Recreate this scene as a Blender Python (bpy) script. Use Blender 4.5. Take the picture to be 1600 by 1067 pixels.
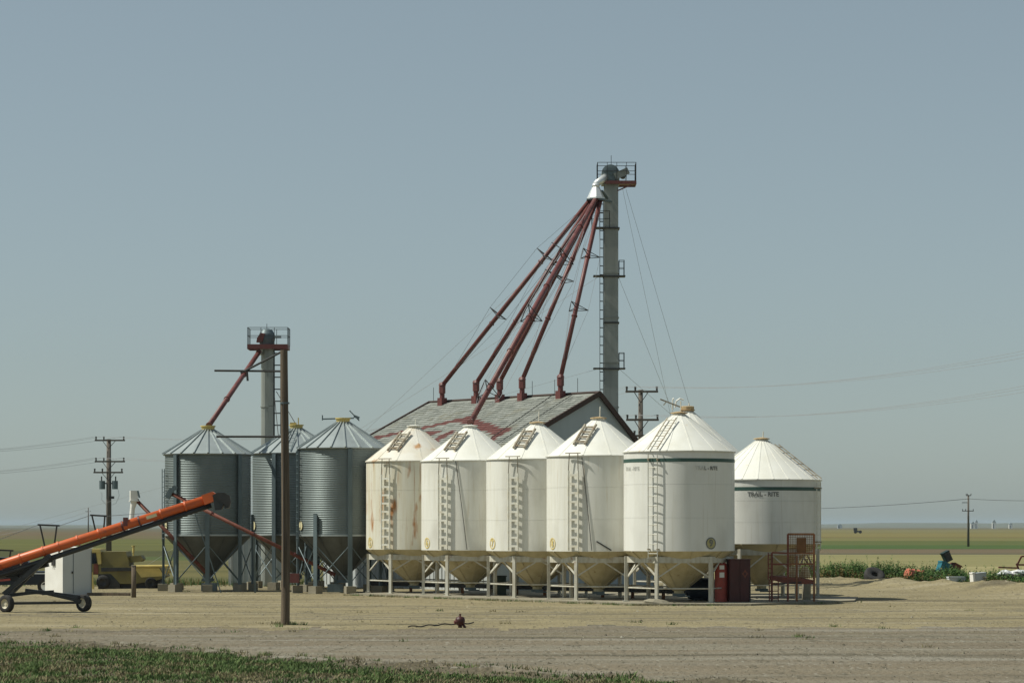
import bpy, math, random
from mathutils import Vector, Matrix, noise
random.seed(11)
R = math.radians
PI = math.pi
for o in list(bpy.data.objects): bpy.data.objects.remove(o)
S = bpy.context.scene
COL = S.collection

# ------------------------------------------------------------------ camera
EYE = 3.05; F = 4000.0; HZ = 822.0            # eye height (m), focal length and horizon in photo pixels
cam = bpy.data.cameras.new('camera'); cam.lens = 90; cam.sensor_width = 36
cam.shift_y = (HZ - 533.5) / 1600.0
cam.clip_start = 1; cam.clip_end = 40000
co = bpy.data.objects.new('camera', cam); COL.objects.link(co)
co.location = (0, 0, EYE); co.rotation_euler = (R(90), 0, 0)
S.camera = co
# ------------------------------------------------------------------ sky, sun, exposure
SUN_EL = 54.0; SUN_AZ = -4.0          # height of the sun; degrees behind straight left
w = bpy.data.worlds.new('World'); S.world = w; w.use_nodes = True
nt = w.node_tree; nt.nodes.clear()
sky = nt.nodes.new('ShaderNodeTexSky'); sky.sky_type = 'NISHITA'; sky.sun_disc = False
sky.sun_elevation = R(SUN_EL); sky.sun_rotation = R(-(90 - SUN_AZ))
sky.altitude = 600; sky.air_density = 1.0; sky.dust_density = 1.2; sky.ozone_density = 1.0
hs = nt.nodes.new('ShaderNodeHueSaturation'); hs.inputs['Saturation'].default_value = 0.58
tn = nt.nodes.new('ShaderNodeMix'); tn.data_type = 'RGBA'; tn.blend_type = 'MULTIPLY'; tn.inputs[0].default_value = 1; tn.inputs[7].default_value = (.965, 1.10, 1.11, 1)
bg = nt.nodes.new('ShaderNodeBackground'); bg.inputs['Strength'].default_value = 0.118
wo = nt.nodes.new('ShaderNodeOutputWorld')
gmn = nt.nodes.new('ShaderNodeGamma'); gmn.inputs[1].default_value = 0.7          # flattens the sky's gradient
nt.links.new(sky.outputs[0], gmn.inputs[0]); nt.links.new(gmn.outputs[0], hs.inputs['Color']); nt.links.new(hs.outputs[0], tn.inputs[6]); nt.links.new(tn.outputs[2], bg.inputs['Color'])
nt.links.new(bg.outputs[0], wo.inputs['Surface'])
sun = bpy.data.lights.new('sun', 'SUN'); sun.energy = 5.0; sun.angle = R(0.53); sun.color = (1.0, .97, .86)
so = bpy.data.objects.new('sun', sun); COL.objects.link(so)
sd = Vector((-math.cos(R(SUN_EL)) * math.cos(R(SUN_AZ)), math.cos(R(SUN_EL)) * math.sin(R(SUN_AZ)), math.sin(R(SUN_EL))))     # towards the sun: from the left
so.rotation_euler = sd.to_track_quat('Z', 'Y').to_euler()
so.location = (-60, 40, 60)
S.view_settings.view_transform = 'Standard'; S.view_settings.look = 'None'
S.view_settings.exposure = 0.0; S.view_settings.gamma = 1.0
S.render.engine = 'CYCLES'
S.cycles.volume_bounces = 0

def P(x, y, d):                                # photo pixel + distance -> point in the place
    return Vector(((x - 800) * d / F, d, EYE + (HZ - y) * d / F))

# ------------------------------------------------------------------ materials
MATS = {}
def mat(name, c1, c2=None, rough=.7, metal=0.0, scale=(1, 1, 1), nscale=2.0, lo=.35, hi=.7, c3=None, c3s=(1, 1, 1), c3n=1.0, c3lo=.6, c3hi=.7,
        bump=0, bscale=20, spec=.4, detail=5, extra=(), bdist=.05):
    if name in MATS: return MATS[name]
    m = bpy.data.materials.new(name); m.use_nodes = True; n = m.node_tree; n.nodes.clear()
    out = n.nodes.new('ShaderNodeOutputMaterial'); b = n.nodes.new('ShaderNodeBsdfPrincipled')
    n.links.new(b.outputs[0], out.inputs[0])
    b.inputs['Roughness'].default_value = rough; b.inputs['Metallic'].default_value = metal
    b.inputs['Specular IOR Level'].default_value = spec
    geo = n.nodes.new('ShaderNodeNewGeometry')
    def noisefac(sc, ns, lo, hi, off):
        mp = n.nodes.new('ShaderNodeMapping'); mp.inputs['Scale'].default_value = sc; mp.inputs['Location'].default_value = (off, off * 1.7, off * .3)
        n.links.new(geo.outputs['Position'], mp.inputs['Vector'])
        t = n.nodes.new('ShaderNodeTexNoise'); t.inputs['Scale'].default_value = ns; t.inputs['Detail'].default_value = detail
        n.links.new(mp.outputs[0], t.inputs['Vector'])
        r = n.nodes.new('ShaderNodeMapRange'); r.inputs[1].default_value = lo; r.inputs[2].default_value = hi
        n.links.new(t.outputs[0], r.inputs[0]); return r.outputs[0]
    def mix(fac, a, bb):
        x = n.nodes.new('ShaderNodeMix'); x.data_type = 'RGBA'
        n.links.new(fac, x.inputs[0])
        if isinstance(a, tuple): x.inputs[6].default_value = (*a, 1)
        else: n.links.new(a, x.inputs[6])
        x.inputs[7].default_value = (*bb, 1); return x.outputs[2]
    if c2 is None: c2 = tuple(v * .82 for v in c1)
    col = mix(noisefac(scale, nscale, lo, hi, 3.1), tuple(c1), tuple(c2))
    if c3: col = mix(noisefac(c3s, c3n, c3lo, c3hi, 17.7), col, tuple(c3))
    for k, (ec, es, en, el_, eh) in enumerate(extra): col = mix(noisefac(es, en, el_, eh, 31.3 + 7 * k), col, tuple(ec))
    n.links.new(col, b.inputs['Base Color'])
    if bump:
        t = n.nodes.new('ShaderNodeTexNoise'); t.inputs['Scale'].default_value = bscale; t.inputs['Detail'].default_value = 6
        n.links.new(geo.outputs['Position'], t.inputs['Vector'])
        bp = n.nodes.new('ShaderNodeBump'); bp.inputs['Strength'].default_value = bump; bp.inputs['Distance'].default_value = bdist
        n.links.new(t.outputs[0], bp.inputs['Height']); n.links.new(bp.outputs[0], b.inputs['Normal'])
    MATS[name] = m; return m
V = (5, 5, .35)                                # streaks that run down a wall
M_white = mat('white_paint', (.70, .695, .635), (.62, .605, .52), .42, scale=V, nscale=1.2, lo=.45, hi=.8, c3=(.50, .41, .27), c3s=(6, 6, .4), c3n=1.1, c3lo=.60, c3hi=.85, extra=[((.56, .55, .49), (.7, .7, .5), 1.0, .5, .75)])
M_white9 = mat('white_enamel', (.70, .70, .655), (.655, .65, .59), .42, scale=V, nscale=1.0, lo=.45, hi=.8, c3=(.52, .49, .41), c3s=(7, 7, .35), c3n=1.0, c3lo=.58, c3hi=.85, extra=[((.58, .575, .53), (.7, .7, .5), 1.0, .5, .75)])
M_rusty = mat('rusted_white_paint', (.65, .635, .54), (.55, .49, .35), .55, scale=V, nscale=1.0, lo=.42, hi=.75, c3=(.36, .16, .05), c3s=(2.0, 2.0, .55), c3n=1.25, c3lo=.57, c3hi=.70, extra=[((.32, .15, .055), (7, 7, .4), 1.0, .62, .78)])
M_rust = mat('rust', (.26, .12, .05), (.16, .07, .04), .85, nscale=6)
M_roofw = mat('white_roof_paint', (.71, .705, .645), (.655, .645, .57), .45, nscale=1.5, c3=(.5, .37, .2), c3s=(2, 2, 2), c3n=1.3, c3lo=.70, c3hi=.8)
M_roofr = mat('rusting_white_roof_paint', (.64, .62, .55), (.57, .52, .41), .5, nscale=1.2, c3=(.42, .22, .08), c3s=(1.2, 1.2, 1.2), c3n=1.2, c3lo=.60, c3hi=.72)
M_hop = mat('dusty_hopper_paint', (.53, .465, .29), (.43, .37, .215), .75, scale=(2, 2, .6), nscale=1.5, c3=(.26, .16, .08), c3s=(4, 4, .7), c3n=1.2, c3lo=.63, c3hi=.8)
M_leg = mat('dirty_leg_paint', (.52, .51, .44), (.36, .32, .23), .65, scale=(3, 3, 1), nscale=2.2, lo=.4, hi=.75, c3=(.27, .13, .06), c3n=2.5, c3lo=.66, c3hi=.78)
M_lad = mat('ladder_paint', (.66, .65, .57), (.52, .47, .34), .6, nscale=4, lo=.45, hi=.8)
M_ladb = mat('weathered_ladder', (.40, .37, .29), (.2, .14, .08), .7, nscale=4)
M_lid = mat('rusty_lid', (.50, .38, .2), (.28, .17, .08), .7, nscale=5)
M_green = mat('dark_green_stripe', (.03, .075, .06), (.04, .09, .075), .5, nscale=3)
M_letter = mat('faded_letter_paint', (.10, .11, .10), (.2, .2, .19), .6, nscale=6)
M_fade = mat('worn_letter_paint', (.42, .42, .39), (.6, .6, .56), .6, nscale=6)
M_yel = mat('number_yellow', (.62, .46, .10), (.62, .52, .25), .6, nscale=8)
M_yeldull = mat('number_disc', (.42, .38, .17), (.36, .33, .15), .6, nscale=8)
M_galv = mat('galvanised_corrugated', (.205, .24, .237), (.16, .19, .187), .52, .6, scale=(1, 1, .5), nscale=1.2, lo=.35, hi=.7)
M_galvr = mat('galvanised_roof_sheet', (.36, .40, .395), (.30, .335, .33), .42, .35, nscale=1.6)
M_galvd = mat('dull_galvanised_post', (.13, .17, .18), (.09, .12, .13), .5, .3, scale=(2, 2, .4), nscale=2)
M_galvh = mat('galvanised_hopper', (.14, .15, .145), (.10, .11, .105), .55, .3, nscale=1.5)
M_trunk = mat('elevator_trunk_zinc', (.30, .32, .295), (.22, .235, .215), .5, .25, scale=(2, 2, .3), nscale=1.2)
M_bright = mat('bright_zinc', (.75, .77, .76), (.62, .64, .63), .35, .4, nscale=2)
M_spout = mat('oxide_red_paint', (.145, .044, .038), (.105, .034, .03), .5, nscale=2.5, c3=(.20, .085, .065), c3n=1.2, c3lo=.55, c3hi=.75)
M_redp = mat('bright_red_paint', (.36, .06, .04), (.25, .05, .035), .55, nscale=4)
M_redf = mat('rusty_red_steel', (.20, .062, .04), (.12, .045, .03), .7, nscale=4)
M_cab = mat('maroon_paint', (.07, .017, .015), (.05, .014, .013), .5, nscale=2)
M_dark = mat('dark_steel', (.035, .038, .038), (.055, .05, .045), .6, .2, nscale=3)
M_wire = mat('cable', (.30, .31, .32), None, .6)
M_wood = mat('old_pole_wood', (.15, .115, .078), (.07, .054, .038), .9, scale=(12, 12, .5), nscale=1.5, bump=.4, bscale=30)
M_gpole = mat('grey_pole_wood', (.14, .12, .10), (.09, .08, .065), .9, scale=(8, 8, .4), nscale=1.5)
M_conc = mat('concrete', (.27, .245, .18), (.20, .18, .13), .9, nscale=1.2, bump=.3, bscale=12)
M_orange = mat('orange_paint', (.62, .125, .03), (.50, .105, .03), .42, nscale=1.5, c3=(.35, .09, .04), c3n=2.5, c3lo=.62, c3hi=.75)
M_black = mat('black_paint', (.022, .026, .028), (.035, .038, .038), .45, nscale=3)
M_rub = mat('rubber', (.02, .02, .02), (.04, .037, .033), .85, nscale=6)
M_rim = mat('cream_rim', (.62, .58, .45), (.45, .4, .28), .5, nscale=5)
M_yell = mat('faded_yellow_paint', (.60, .47, .15), (.42, .34, .12), .55, nscale=2.5)
M_olive = mat('dusty_olive_panel', (.22, .185, .06), (.155, .13, .05), .6, nscale=1.5)
M_glass = mat('dark_glass', (.015, .02, .025), None, .08, spec=.6)
M_shing = mat('weathered_shingle', (.225, .237, .21), (.165, .176, .156), .85, nscale=1.8, lo=.35, hi=.65, c3=(.21, .195, .135), c3n=.5, c3lo=.55, c3hi=.75)
M_shing2 = mat('pale_shingle', (.262, .272, .245), (.21, .22, .198), .85, nscale=2.5)
M_shred = mat('red_shingle', (.135, .048, .04), (.10, .038, .033), .85, nscale=3)
M_sidg = mat('blue_grey_siding', (.35, .40, .415), (.30, .345, .355), .6, scale=(1, 1, .3), nscale=1)
M_sidw = mat('white_siding', (.50, .53, .53), (.42, .45, .45), .6, scale=V, nscale=1)
M_trim = mat('brown_trim', (.06, .036, .028), None, .7)
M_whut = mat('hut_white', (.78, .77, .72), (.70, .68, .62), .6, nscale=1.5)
M_ghut = mat('grey_and_hut_shade', (.50, .53, .53), (.46, .485, .48), .6, nscale=1)  # plain grey; on the hut it carries the shade of the right walls
M_blue = mat('dark_navy_paint', (.010, .016, .026), None, .4, spec=.4)
M_navy = mat('dark_blue_tank', (.012, .02, .035), (.02, .028, .04), .5)
M_dgreen = mat('dark_green_tin', (.015, .035, .03), None, .5)
M_teal = mat('teal_plastic', (.02, .15, .19), None, .5)
M_salmon = mat('faded_red_barrel', (.58, .17, .11), (.48, .14, .09), .6, nscale=3)
M_bagw = mat('white_plastic', (.7, .71, .7), (.5, .5, .5), .5, nscale=6)
M_pale = mat('cream_plate', (.62, .57, .36), (.5, .45, .26), .6, nscale=5)
# ground: the fine dark grain layers put pebble shadows into the colour
M_yard = mat('yard_gravel', (.254, .217, .127), (.208, .176, .103), .95, scale=(.5, 1, 1), nscale=.35, lo=.35, hi=.65, c3=(.158, .134, .083), c3s=(.6, 1, 1), c3n=.9, c3lo=.58, c3hi=.75, bump=1.0, bscale=7, bdist=.10, spec=.1, detail=9,
    extra=[((.125, .108, .070), (.05, .30, 1), 1.0, .53, .70), ((.30, .262, .175), (.06, .4, 1), 1.3, .54, .70), ((.13, .11, .07), (5, .9, 1), 1.0, .58, .74), ((.33, .295, .21), (6, 1.1, 1), 1.2, .62, .76)])
M_road = mat('road_gravel', (.184, .156, .110), (.155, .131, .093), .95, scale=(.25, 1.2, 1), nscale=.5, lo=.35, hi=.65, c3=(.192, .175, .132), c3s=(.08, .8, 1), c3n=.8, c3lo=.5, c3hi=.65, bump=1.0, bscale=7, bdist=.10, spec=.1, detail=9,
    extra=[((.095, .086, .062), (.05, .45, 1), 1.1, .54, .70), ((.225, .207, .165), (.05, .5, 1), 1.2, .55, .70), ((.085, .078, .055), (6, 1.0, 1), 1.0, .57, .74), ((.25, .235, .19), (7, 1.3, 1), 1.1, .60, .74)])
M_track = mat('packed_track', (.178, .156, .106), (.142, .124, .084), .95, scale=(.3, 1, 1), nscale=.8, bump=.6, bscale=7, bdist=.08, spec=.1, extra=[((.10, .088, .06), (4, .9, 1), 1.0, .56, .72), ((.23, .205, .145), (5, 1, 1), 1.1, .6, .74)])
M_soil = mat('verge_soil', (.125, .108, .074), (.09, .078, .05), .95, nscale=.8, bump=1.0, bscale=7, bdist=.12, spec=.1, extra=[((.06, .05, .034), (5, 1.2, 1), 1.0, .55, .7), ((.19, .17, .125), (6, 1.2, 1), 1.2, .6, .74)])
M_dry = mat('dry_grass_field', (.25, .215, .10), (.205, .185, .085), .95, scale=(.15, .6, 1), nscale=.3, spec=.1, detail=8)
def fieldmat(n, a, b, sx=.004, sy=.02):
    a, b = (a[0] * .97, a[1] * .95, a[2] * .78), (b[0] * .97, b[1] * .95, b[2] * .78)
    return mat(n, a, b, .95, scale=(sx, sy, 1), nscale=1.0, lo=.36, hi=.64, spec=.05, detail=8, extra=[(tuple(k * .72 for k in a), (sx * 3, sy * 2.5, 1), 1.0, .55, .72)])

# ------------------------------------------------------------------ mesh helpers
class MB:
    def __init__(s): s.v = []; s.f = []; s.mi = []
    def add(s, vs, fs, mi=0):
        o = len(s.v); s.v += [tuple(v) for v in vs]; s.f += [tuple(i + o for i in f) for f in fs]; s.mi += [mi] * len(fs); return s
    def box(s, c, d, rz=0, mi=0):
        x, y, z = d[0] / 2, d[1] / 2, d[2] / 2; ca, sa = math.cos(rz), math.sin(rz)
        vs = [(c[0] + a * ca - b * sa, c[1] + a * sa + b * ca, c[2] + e) for e in (-z, z) for a, b in ((-x, -y), (x, -y), (x, y), (-x, y))]
        return s.add(vs, [(3, 2, 1, 0), (4, 5, 6, 7), (0, 1, 5, 4), (1, 2, 6, 5), (2, 3, 7, 6), (3, 0, 4, 7)], mi)
    def bar(s, p0, p1, wd, h, mi=0):
        M = barM(p0, p1, wd, h)
        return s.add([M @ Vector(v) for v in UB_V], UB_F, mi)
    def tube(s, p0, p1, r, n=8, r2=None, caps=True, mi=0):
        p0, p1 = Vector(p0), Vector(p1); r2 = r if r2 is None else r2
        d = (p1 - p0).normalized(); a = d.orthogonal().normalized(); b = d.cross(a)
        vs = []
        for p, rr in ((p0, r), (p1, r2)):
            for i in range(n):
                t = 2 * PI * i / n; vs.append(p + (a * math.cos(t) + b * math.sin(t)) * rr)
        fs = [(i, (i + 1) % n, n + (i + 1) % n, n + i) for i in range(n)]
        if caps: fs += [tuple(range(n - 1, -1, -1)), tuple(range(n, 2 * n))]
        return s.add(vs, fs, mi)
    def path(s, pts, r, n=6, mi=0):
        for a, b in zip(pts[:-1], pts[1:]): s.tube(a, b, r, n, mi=mi)
        return s
    def lathe(s, prof, n=48, a0=0, a1=2 * PI, split=True, c=(0, 0, 0), mi=0):
        full = abs(a1 - a0 - 2 * PI) < 1e-6; k = n if full else n + 1
        segs = list(zip(prof[:-1], prof[1:])) if split else [prof]
        for sg in segs:
            vs = []
            for r, z in sg:
                for i in range(k):
                    t = a0 + (a1 - a0) * i / n; vs.append((c[0] + r * math.sin(t), c[1] - r * math.cos(t), c[2] + z))
            fs = []
            for j in range(len(sg) - 1):
                for i in range(n): fs.append((j * k + i, j * k + (i + 1) % k, (j + 1) * k + (i + 1) % k, (j + 1) * k + i))
            s.add(vs, fs, mi)
        return s
    def prism(s, poly, p, ax, ay, an, t, mi=0):           # polygon in the ax/ay plane at p, thickness t along an
        p, ax, ay, an = Vector(p), Vector(ax), Vector(ay), Vector(an); n = len(poly)
        vs = [p + ax * a + ay * b for a, b in poly] + [p + ax * a + ay * b + an * t for a, b in poly]
        fs = [tuple(range(n)), tuple(range(2 * n - 1, n - 1, -1))] + [(i, n + i, n + (i + 1) % n, (i + 1) % n) for i in range(n)]
        return s.add(vs, fs, mi)
    def mesh(s, name, m, smooth=False):
        me = bpy.data.meshes.new(name); me.from_pydata(s.v, [], s.f)
        for x in (m if isinstance(m, (list, tuple)) else [m]): me.materials.append(x)
        if any(s.mi): me.polygons.foreach_set('material_index', s.mi)
        if smooth: me.polygons.foreach_set('use_smooth', [True] * len(me.polygons))
        me.update(); return me
    def build(s, name, m, parent=None, smooth=False): return link(name, s.mesh(name, m, smooth), parent)
UB_V = [(a, b, c) for c in (-.5, .5) for a, b in ((-.5, -.5), (.5, -.5), (.5, .5), (-.5, .5))]
UB_F = [(3, 2, 1, 0), (4, 5, 6, 7), (0, 1, 5, 4), (1, 2, 6, 5), (2, 3, 7, 6), (3, 0, 4, 7)]
def link(name, me, parent=None, M=None):
    o = bpy.data.objects.new(name, me); COL.objects.link(o)
    if parent: o.parent = parent
    if M is not None: o.matrix_basis = M
    return o
def barM(p0, p1, wd, h):
    p0, p1 = Vector(p0), Vector(p1); d = p1 - p0; L = d.length; d.normalize()
    up = Vector((0, 0, 1)) if abs(d.z) < .99 else Vector((0, 1, 0))
    sd_ = up.cross(d).normalized(); u2 = d.cross(sd_); c = (p0 + p1) / 2
    return Matrix(((d.x * L, sd_.x * wd, u2.x * h, c.x), (d.y * L, sd_.y * wd, u2.y * h, c.y), (d.z * L, sd_.z * wd, u2.z * h, c.z), (0, 0, 0, 1)))
CACHE = {}
def ubox(m):
    k = ('b', m.name)
    if k not in CACHE: CACHE[k] = MB().add(UB_V, UB_F).mesh('bar', m)
    return CACHE[k]
def ucyl(m, n=8):
    k = ('c', m.name, n)
    if k not in CACHE: CACHE[k] = MB().tube((-.5, 0, 0), (.5, 0, 0), 1, n).mesh('rod', m)
    return CACHE[k]
def bar(name, parent, p0, p1, wd, h, m): return link(name, ubox(m), parent, barM(p0, p1, wd, h))
def rod(name, parent, p0, p1, r, m, n=8): return link(name, ucyl(m, n), parent, barM(p0, p1, r, r))
def box(name, parent, c, d, m, rz=0):
    return link(name, ubox(m), parent, Matrix.Translation(c) @ Matrix.Rotation(rz, 4, 'Z') @ Matrix.Diagonal((*d, 1)))
def thing(name, label, cat, loc=(0, 0, 0), group=None, rz=0):
    o = bpy.data.objects.new(name, None); COL.objects.link(o); o.empty_display_size = .3
    o.location = loc; o.rotation_euler = (0, 0, rz); return tag(o, label, cat, group)
def tag(o, label, cat, group=None):
    o['label'] = label; o['category'] = cat
    if group: o['group'] = group
    return o
def struct(o): o['kind'] = 'structure'; return o
def stuff(o, label=None, cat=None):
    o['kind'] = 'stuff'
    if label: o['label'] = label; o['category'] = cat
    return o
def pol(r, phi, z): return Vector((r * math.sin(phi), -r * math.cos(phi), z))
def tangent(phi): return Vector((math.cos(phi), math.sin(phi), 0))
def ladder(parent, name, p0, p1, side, wd, rail, rr, n, m, rung_h=None):
    p0, p1, side = Vector(p0), Vector(p1), Vector(side); mb = MB()
    for s_ in (-1, 1):
        if rung_h: mb.tube(p0 + side * s_ * wd / 2, p1 + side * s_ * wd / 2, rail * .55, 8)
        else: mb.bar(p0 + side * s_ * wd / 2, p1 + side * s_ * wd / 2, rail, rail)
    L = mb.build(name, m, parent)
    for i in range(n):
        c = p0.lerp(p1, (i + .5) / n)
        a, b = c - side * wd / 2, c + side * wd / 2
        if rung_h: bar('rung', L, a, b, rr, rung_h, m)
        else: rod('rung', L, a, b, rr, m, 6)
    return L
def text_pts(s_, size):
    cu = bpy.data.curves.new('t', 'FONT'); cu.body = s_; cu.size = size; cu.align_x = 'CENTER'; cu.align_y = 'CENTER'; cu.resolution_u = 3; cu.offset = size * .03
    o = bpy.data.objects.new('t', cu); COL.objects.link(o)
    me = bpy.data.meshes.new_from_object(o.evaluated_get(bpy.context.evaluated_depsgraph_get()))
    v = [tuple(x.co) for x in me.vertices]; f = [tuple(p.vertices) for p in me.polygons]
    bpy.data.objects.remove(o); bpy.data.curves.remove(cu); bpy.data.meshes.remove(me); return v, f
def wrap(vs, fs, r, phi, z): return MB().add([pol(r, phi + a / r, z + b) for a, b, _ in vs], fs)
def wraptext(name, parent, s_, size, r, phi, z, m, sx=1.0, off=.006):
    v, f = text_pts(s_, size); v = [(a * sx, b, 0) for a, b, _ in v]
    return wrap(v, f, r + off, phi, z).build(name, m, parent)
def ringpts(r0, r1, n=28, sx=1):
    v = [(r * math.cos(2 * PI * i / n) * sx, r * math.sin(2 * PI * i / n), 0) for r in (r0, r1) for i in range(n)]
    return v, [(i, (i + 1) % n, n + (i + 1) % n, n + i) for i in range(n)]
def fbm(x, y, o=3):
    return noise.fractal(Vector((x, y, 3.7)), 1.0, 2.0, o)

# ------------------------------------------------------------------ ground
def sstep(a, b, x):
    t = min(1, max(0, (x - a) / (b - a))); return t * t * (3 - 2 * t)
def yard_edge(X): return 147 - (X - 17.3) * 3.5 if X > 17.3 else 147           # where gravel meets weeds on the right
def verge_edge(X):                                                           # where road meets grass in the foreground
    pts = [(-40, 66), (-13.2, 65), (-9.2, 63.2), (-5.9, 58.2), (-2.2, 55.0), (1.2, 50.8), (6, 46)]
    for (a, b), (c, e) in zip(pts[:-1], pts[1:]):
        if X <= c: return b + (e - b) * (X - a) / (c - a)
    return 40
def gh(x, y):
    h = .030 * fbm(x * .22, y * .22) + .016 * fbm(x * .9, y * .9)
    k = 1 - .8 * sstep(14, 6, math.hypot((x - 0) / 2.6, (y - 112) / 1.1))
    h *= k
    if x > 12: h += .35 * sstep(13, 20, x) * math.exp(-((y - (yard_edge(x) - 8)) / 6.0) ** 2) * (1 + .5 * fbm(x * .35, y * .3)) + .16 * sstep(13, 18, x) * math.exp(-((y - (yard_edge(x) - 8)) / 8.0) ** 2) * fbm(x * 1.1, y * .5)
    ve = verge_edge(x)
    h += .09 * math.exp(-((y - ve - .9) / .9) ** 2) * (1 + 1.2 * fbm(x * .8, y * .8))     # graded windrow by the grass
    if y < ve: h += .06 * sstep(0, 4, ve - y)
    return h
def sheet(name, poly, z, m):
    o = MB().add([(a, b, z) for a, b in poly], [tuple(range(len(poly)))]).build(name, m); return struct(o)
sheet('ground', [(-9000, -60), (9000, -60), (9000, 14000), (-9000, 14000)], -.25, M_dry)
TRK = ((83.5, -.10, .010, .28), (88.5, .16, .004, .30), (71.0, .05, -.003, .3), (94, -.30, .012, .25))       # wheel tracks: y = c0 + c1 x + c2 x^2, half width
gm = MB(); xs = [-34 + .30 * i for i in range(228)]; ys = [38 + .30 * i for i in range(370)]
nx = len(xs)
for y in ys:
    for x in xs: gm.v.append((x, y, gh(x, y)))
for j in range(len(ys) - 1):
    for i in range(nx - 1):
        cx, cy = xs[i] + .15, ys[j] + .15
        rim_ = min(147, yard_edge(cx)) + .8 * fbm(cx * .4, cy * .4) if cx > 12 else 999
        lim = min(148, yard_edge(cx) + 12) if cx > 12 else (147 if cx > -10 else 133)
        if cy > lim + .8 * fbm(cx * .4, cy * .4): continue
        ve = verge_edge(cx) + .5 * fbm(cx * .7, 2)
        road = 76.5 + .09 * cx + 2.2 * fbm(cx * .09, 4) + 2.0 * fbm(cx * .8, cy * .25)
        k = j * nx + i
        trk = cy > ve + 2 and any(abs(cy - (c0 + c1 * cx + c2 * cx * cx + off)) < wd_ + .25 * fbm(cx * .5, cy) for c0, c1, c2, wd_ in TRK for off in (0, 1.9))
        gm.f.append((k, k + 1, k + nx + 1, k + nx)); gm.mi.append(4 if cy > rim_ else 3 if trk and fbm(cx * .12, cy * .2 + 3) > -.22 else (2 if cy < ve + .8 else (1 if cy < road else 0)))
yard = struct(gm.build('gravel_yard', [M_yard, M_road, M_soil, M_track, M_dry], None, True))
# fields: (x0, x1, y0, y1, material)
def strip(x0, x1, y0, y1, z, m): sheet('field', [(x0, y0), (x1, y0), (x1, y1), (x0, y1)], z, m)
FLD = [  # right side: near edge, far edge, two colours
 (150, 196, (.29, .265, .165), (.25, .23, .135)), (196, 212, (.24, .22, .13), (.20, .19, .105)), (212, 282, (.225, .21, .12), (.185, .18, .10)), (282, 300, (.085, .083, .066), (.10, .092, .072)),
 (300, 352, (.145, .115, .088), (.12, .10, .075)), (352, 362, (.06, .07, .034), (.07, .08, .038)), (362, 430, (.055, .095, .038), (.07, .105, .04)), (430, 540, (.10, .115, .048), (.082, .10, .042)), (540, 570, (.09, .105, .045), (.11, .115, .05)),  # narrow dark strip beyond the brown road: ditch shading put into its colour
 (570, 700, (.155, .145, .07), (.135, .135, .062)), (700, 760, (.12, .098, .052), (.14, .115, .06)), (760, 1150, (.18, .155, .072), (.155, .14, .065)), (1150, 1300, (.145, .13, .06), (.16, .14, .065)), (1300, 2300, (.17, .15, .075), (.14, .13, .065)),
 (2300, 3300, (.14, .12, .065), (.11, .10, .055)), (3300, 8600, (.13, .115, .075), (.11, .10, .065))]
FLL = [(150, 235, (.13, .12, .062), (.095, .095, .05)), (235, 265, (.07, .095, .045), (.085, .10, .045)), (265, 330, (.075, .078, .042), (.06, .065, .035)), (330, 420, (.095, .10, .044), (.115, .118, .05)),
 (420, 640, (.115, .118, .048), (.09, .10, .042)), (640, 900, (.13, .11, .07), (.11, .098, .06)), (900, 1500, (.115, .092, .064), (.135, .105, .07)), (1500, 2400, (.12, .105, .075), (.10, .09, .066)), (2400, 8600, (.12, .112, .085), (.095, .095, .075))]
def strip(x0, x1, y0, y1, z, m, sgn):
    n_ = 60; e = min(3.0, (y1 - y0) * .08); P1, P2 = [], []
    for i_ in range(n_ + 1):
        t = (i_ / n_) ** 2; X_ = (x1 - x0) * t if sgn > 0 else x1 - (x1 - x0) * t
        if sgn > 0: X_ += x0
        P1.append((X_, y0 + e * fbm(X_ * .03, y0 * .01) + .004 * sgn * X_)); P2.append((X_, y1 + 2 * e + .004 * sgn * X_))
    mb_ = MB().add([(a_, b_, z) for a_, b_ in P1 + P2], [(i_, i_ + 1, n_ + 2 + i_, n_ + 1 + i_) for i_ in range(n_)])
    struct(mb_.build('field', m))
for k, (y0, y1, a_, b_) in enumerate(FLD): strip(-3, y1 * .5, y0, y1, -.21 + .006 * (len(FLD) - k), fieldmat('field_right_%d' % k, a_, b_, 6 / y1, 28 / y1), 1)
for k, (y0, y1, a_, b_) in enumerate(FLL): strip(-y1 * .5, -3, y0, y1, -.21 + .006 * (len(FLL) - k), fieldmat('field_left_%d' % k, a_, b_, 6 / y1, 28 / y1), -1)
# hills on the horizon
def hill(x0, x1, y, hfun, n=90, depth=2500):
    mb = MB()
    for j in range(7):
        t = j / 6
        for i in range(n + 1):
            x = x0 + (x1 - x0) * i / n
            mb.v.append((x, y + depth * t, -2 + (hfun(x) + 2) * math.sin(PI / 2 * min(1, t * 1.2)) if j else -2))
    for j in range(6):
        for i in range(n): k = j * (n + 1) + i; mb.f.append((k, k + 1, k + n + 2, k + n + 1)); mb.mi.append(0)
    return struct(mb.build('hills', fieldmat('hill_pasture', (.13, .12, .075), (.10, .10, .065), .002, .002), None, True))
hill(300, 3600, 8000, lambda x: 3 + 13 * sstep(700, 1500, x) + 6 * noise.noise(Vector((x * .002, 0, 1))) + 2 * noise.noise(Vector((x * .009, 0, 5))))
hill(-3800, 500, 8000, lambda x: 8 - 6 * sstep(-300, 400, x) + 3 * noise.noise(Vector((x * .0012, 0, 9))) + 1.0 * noise.noise(Vector((x * .006, 0, 5))))

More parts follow.
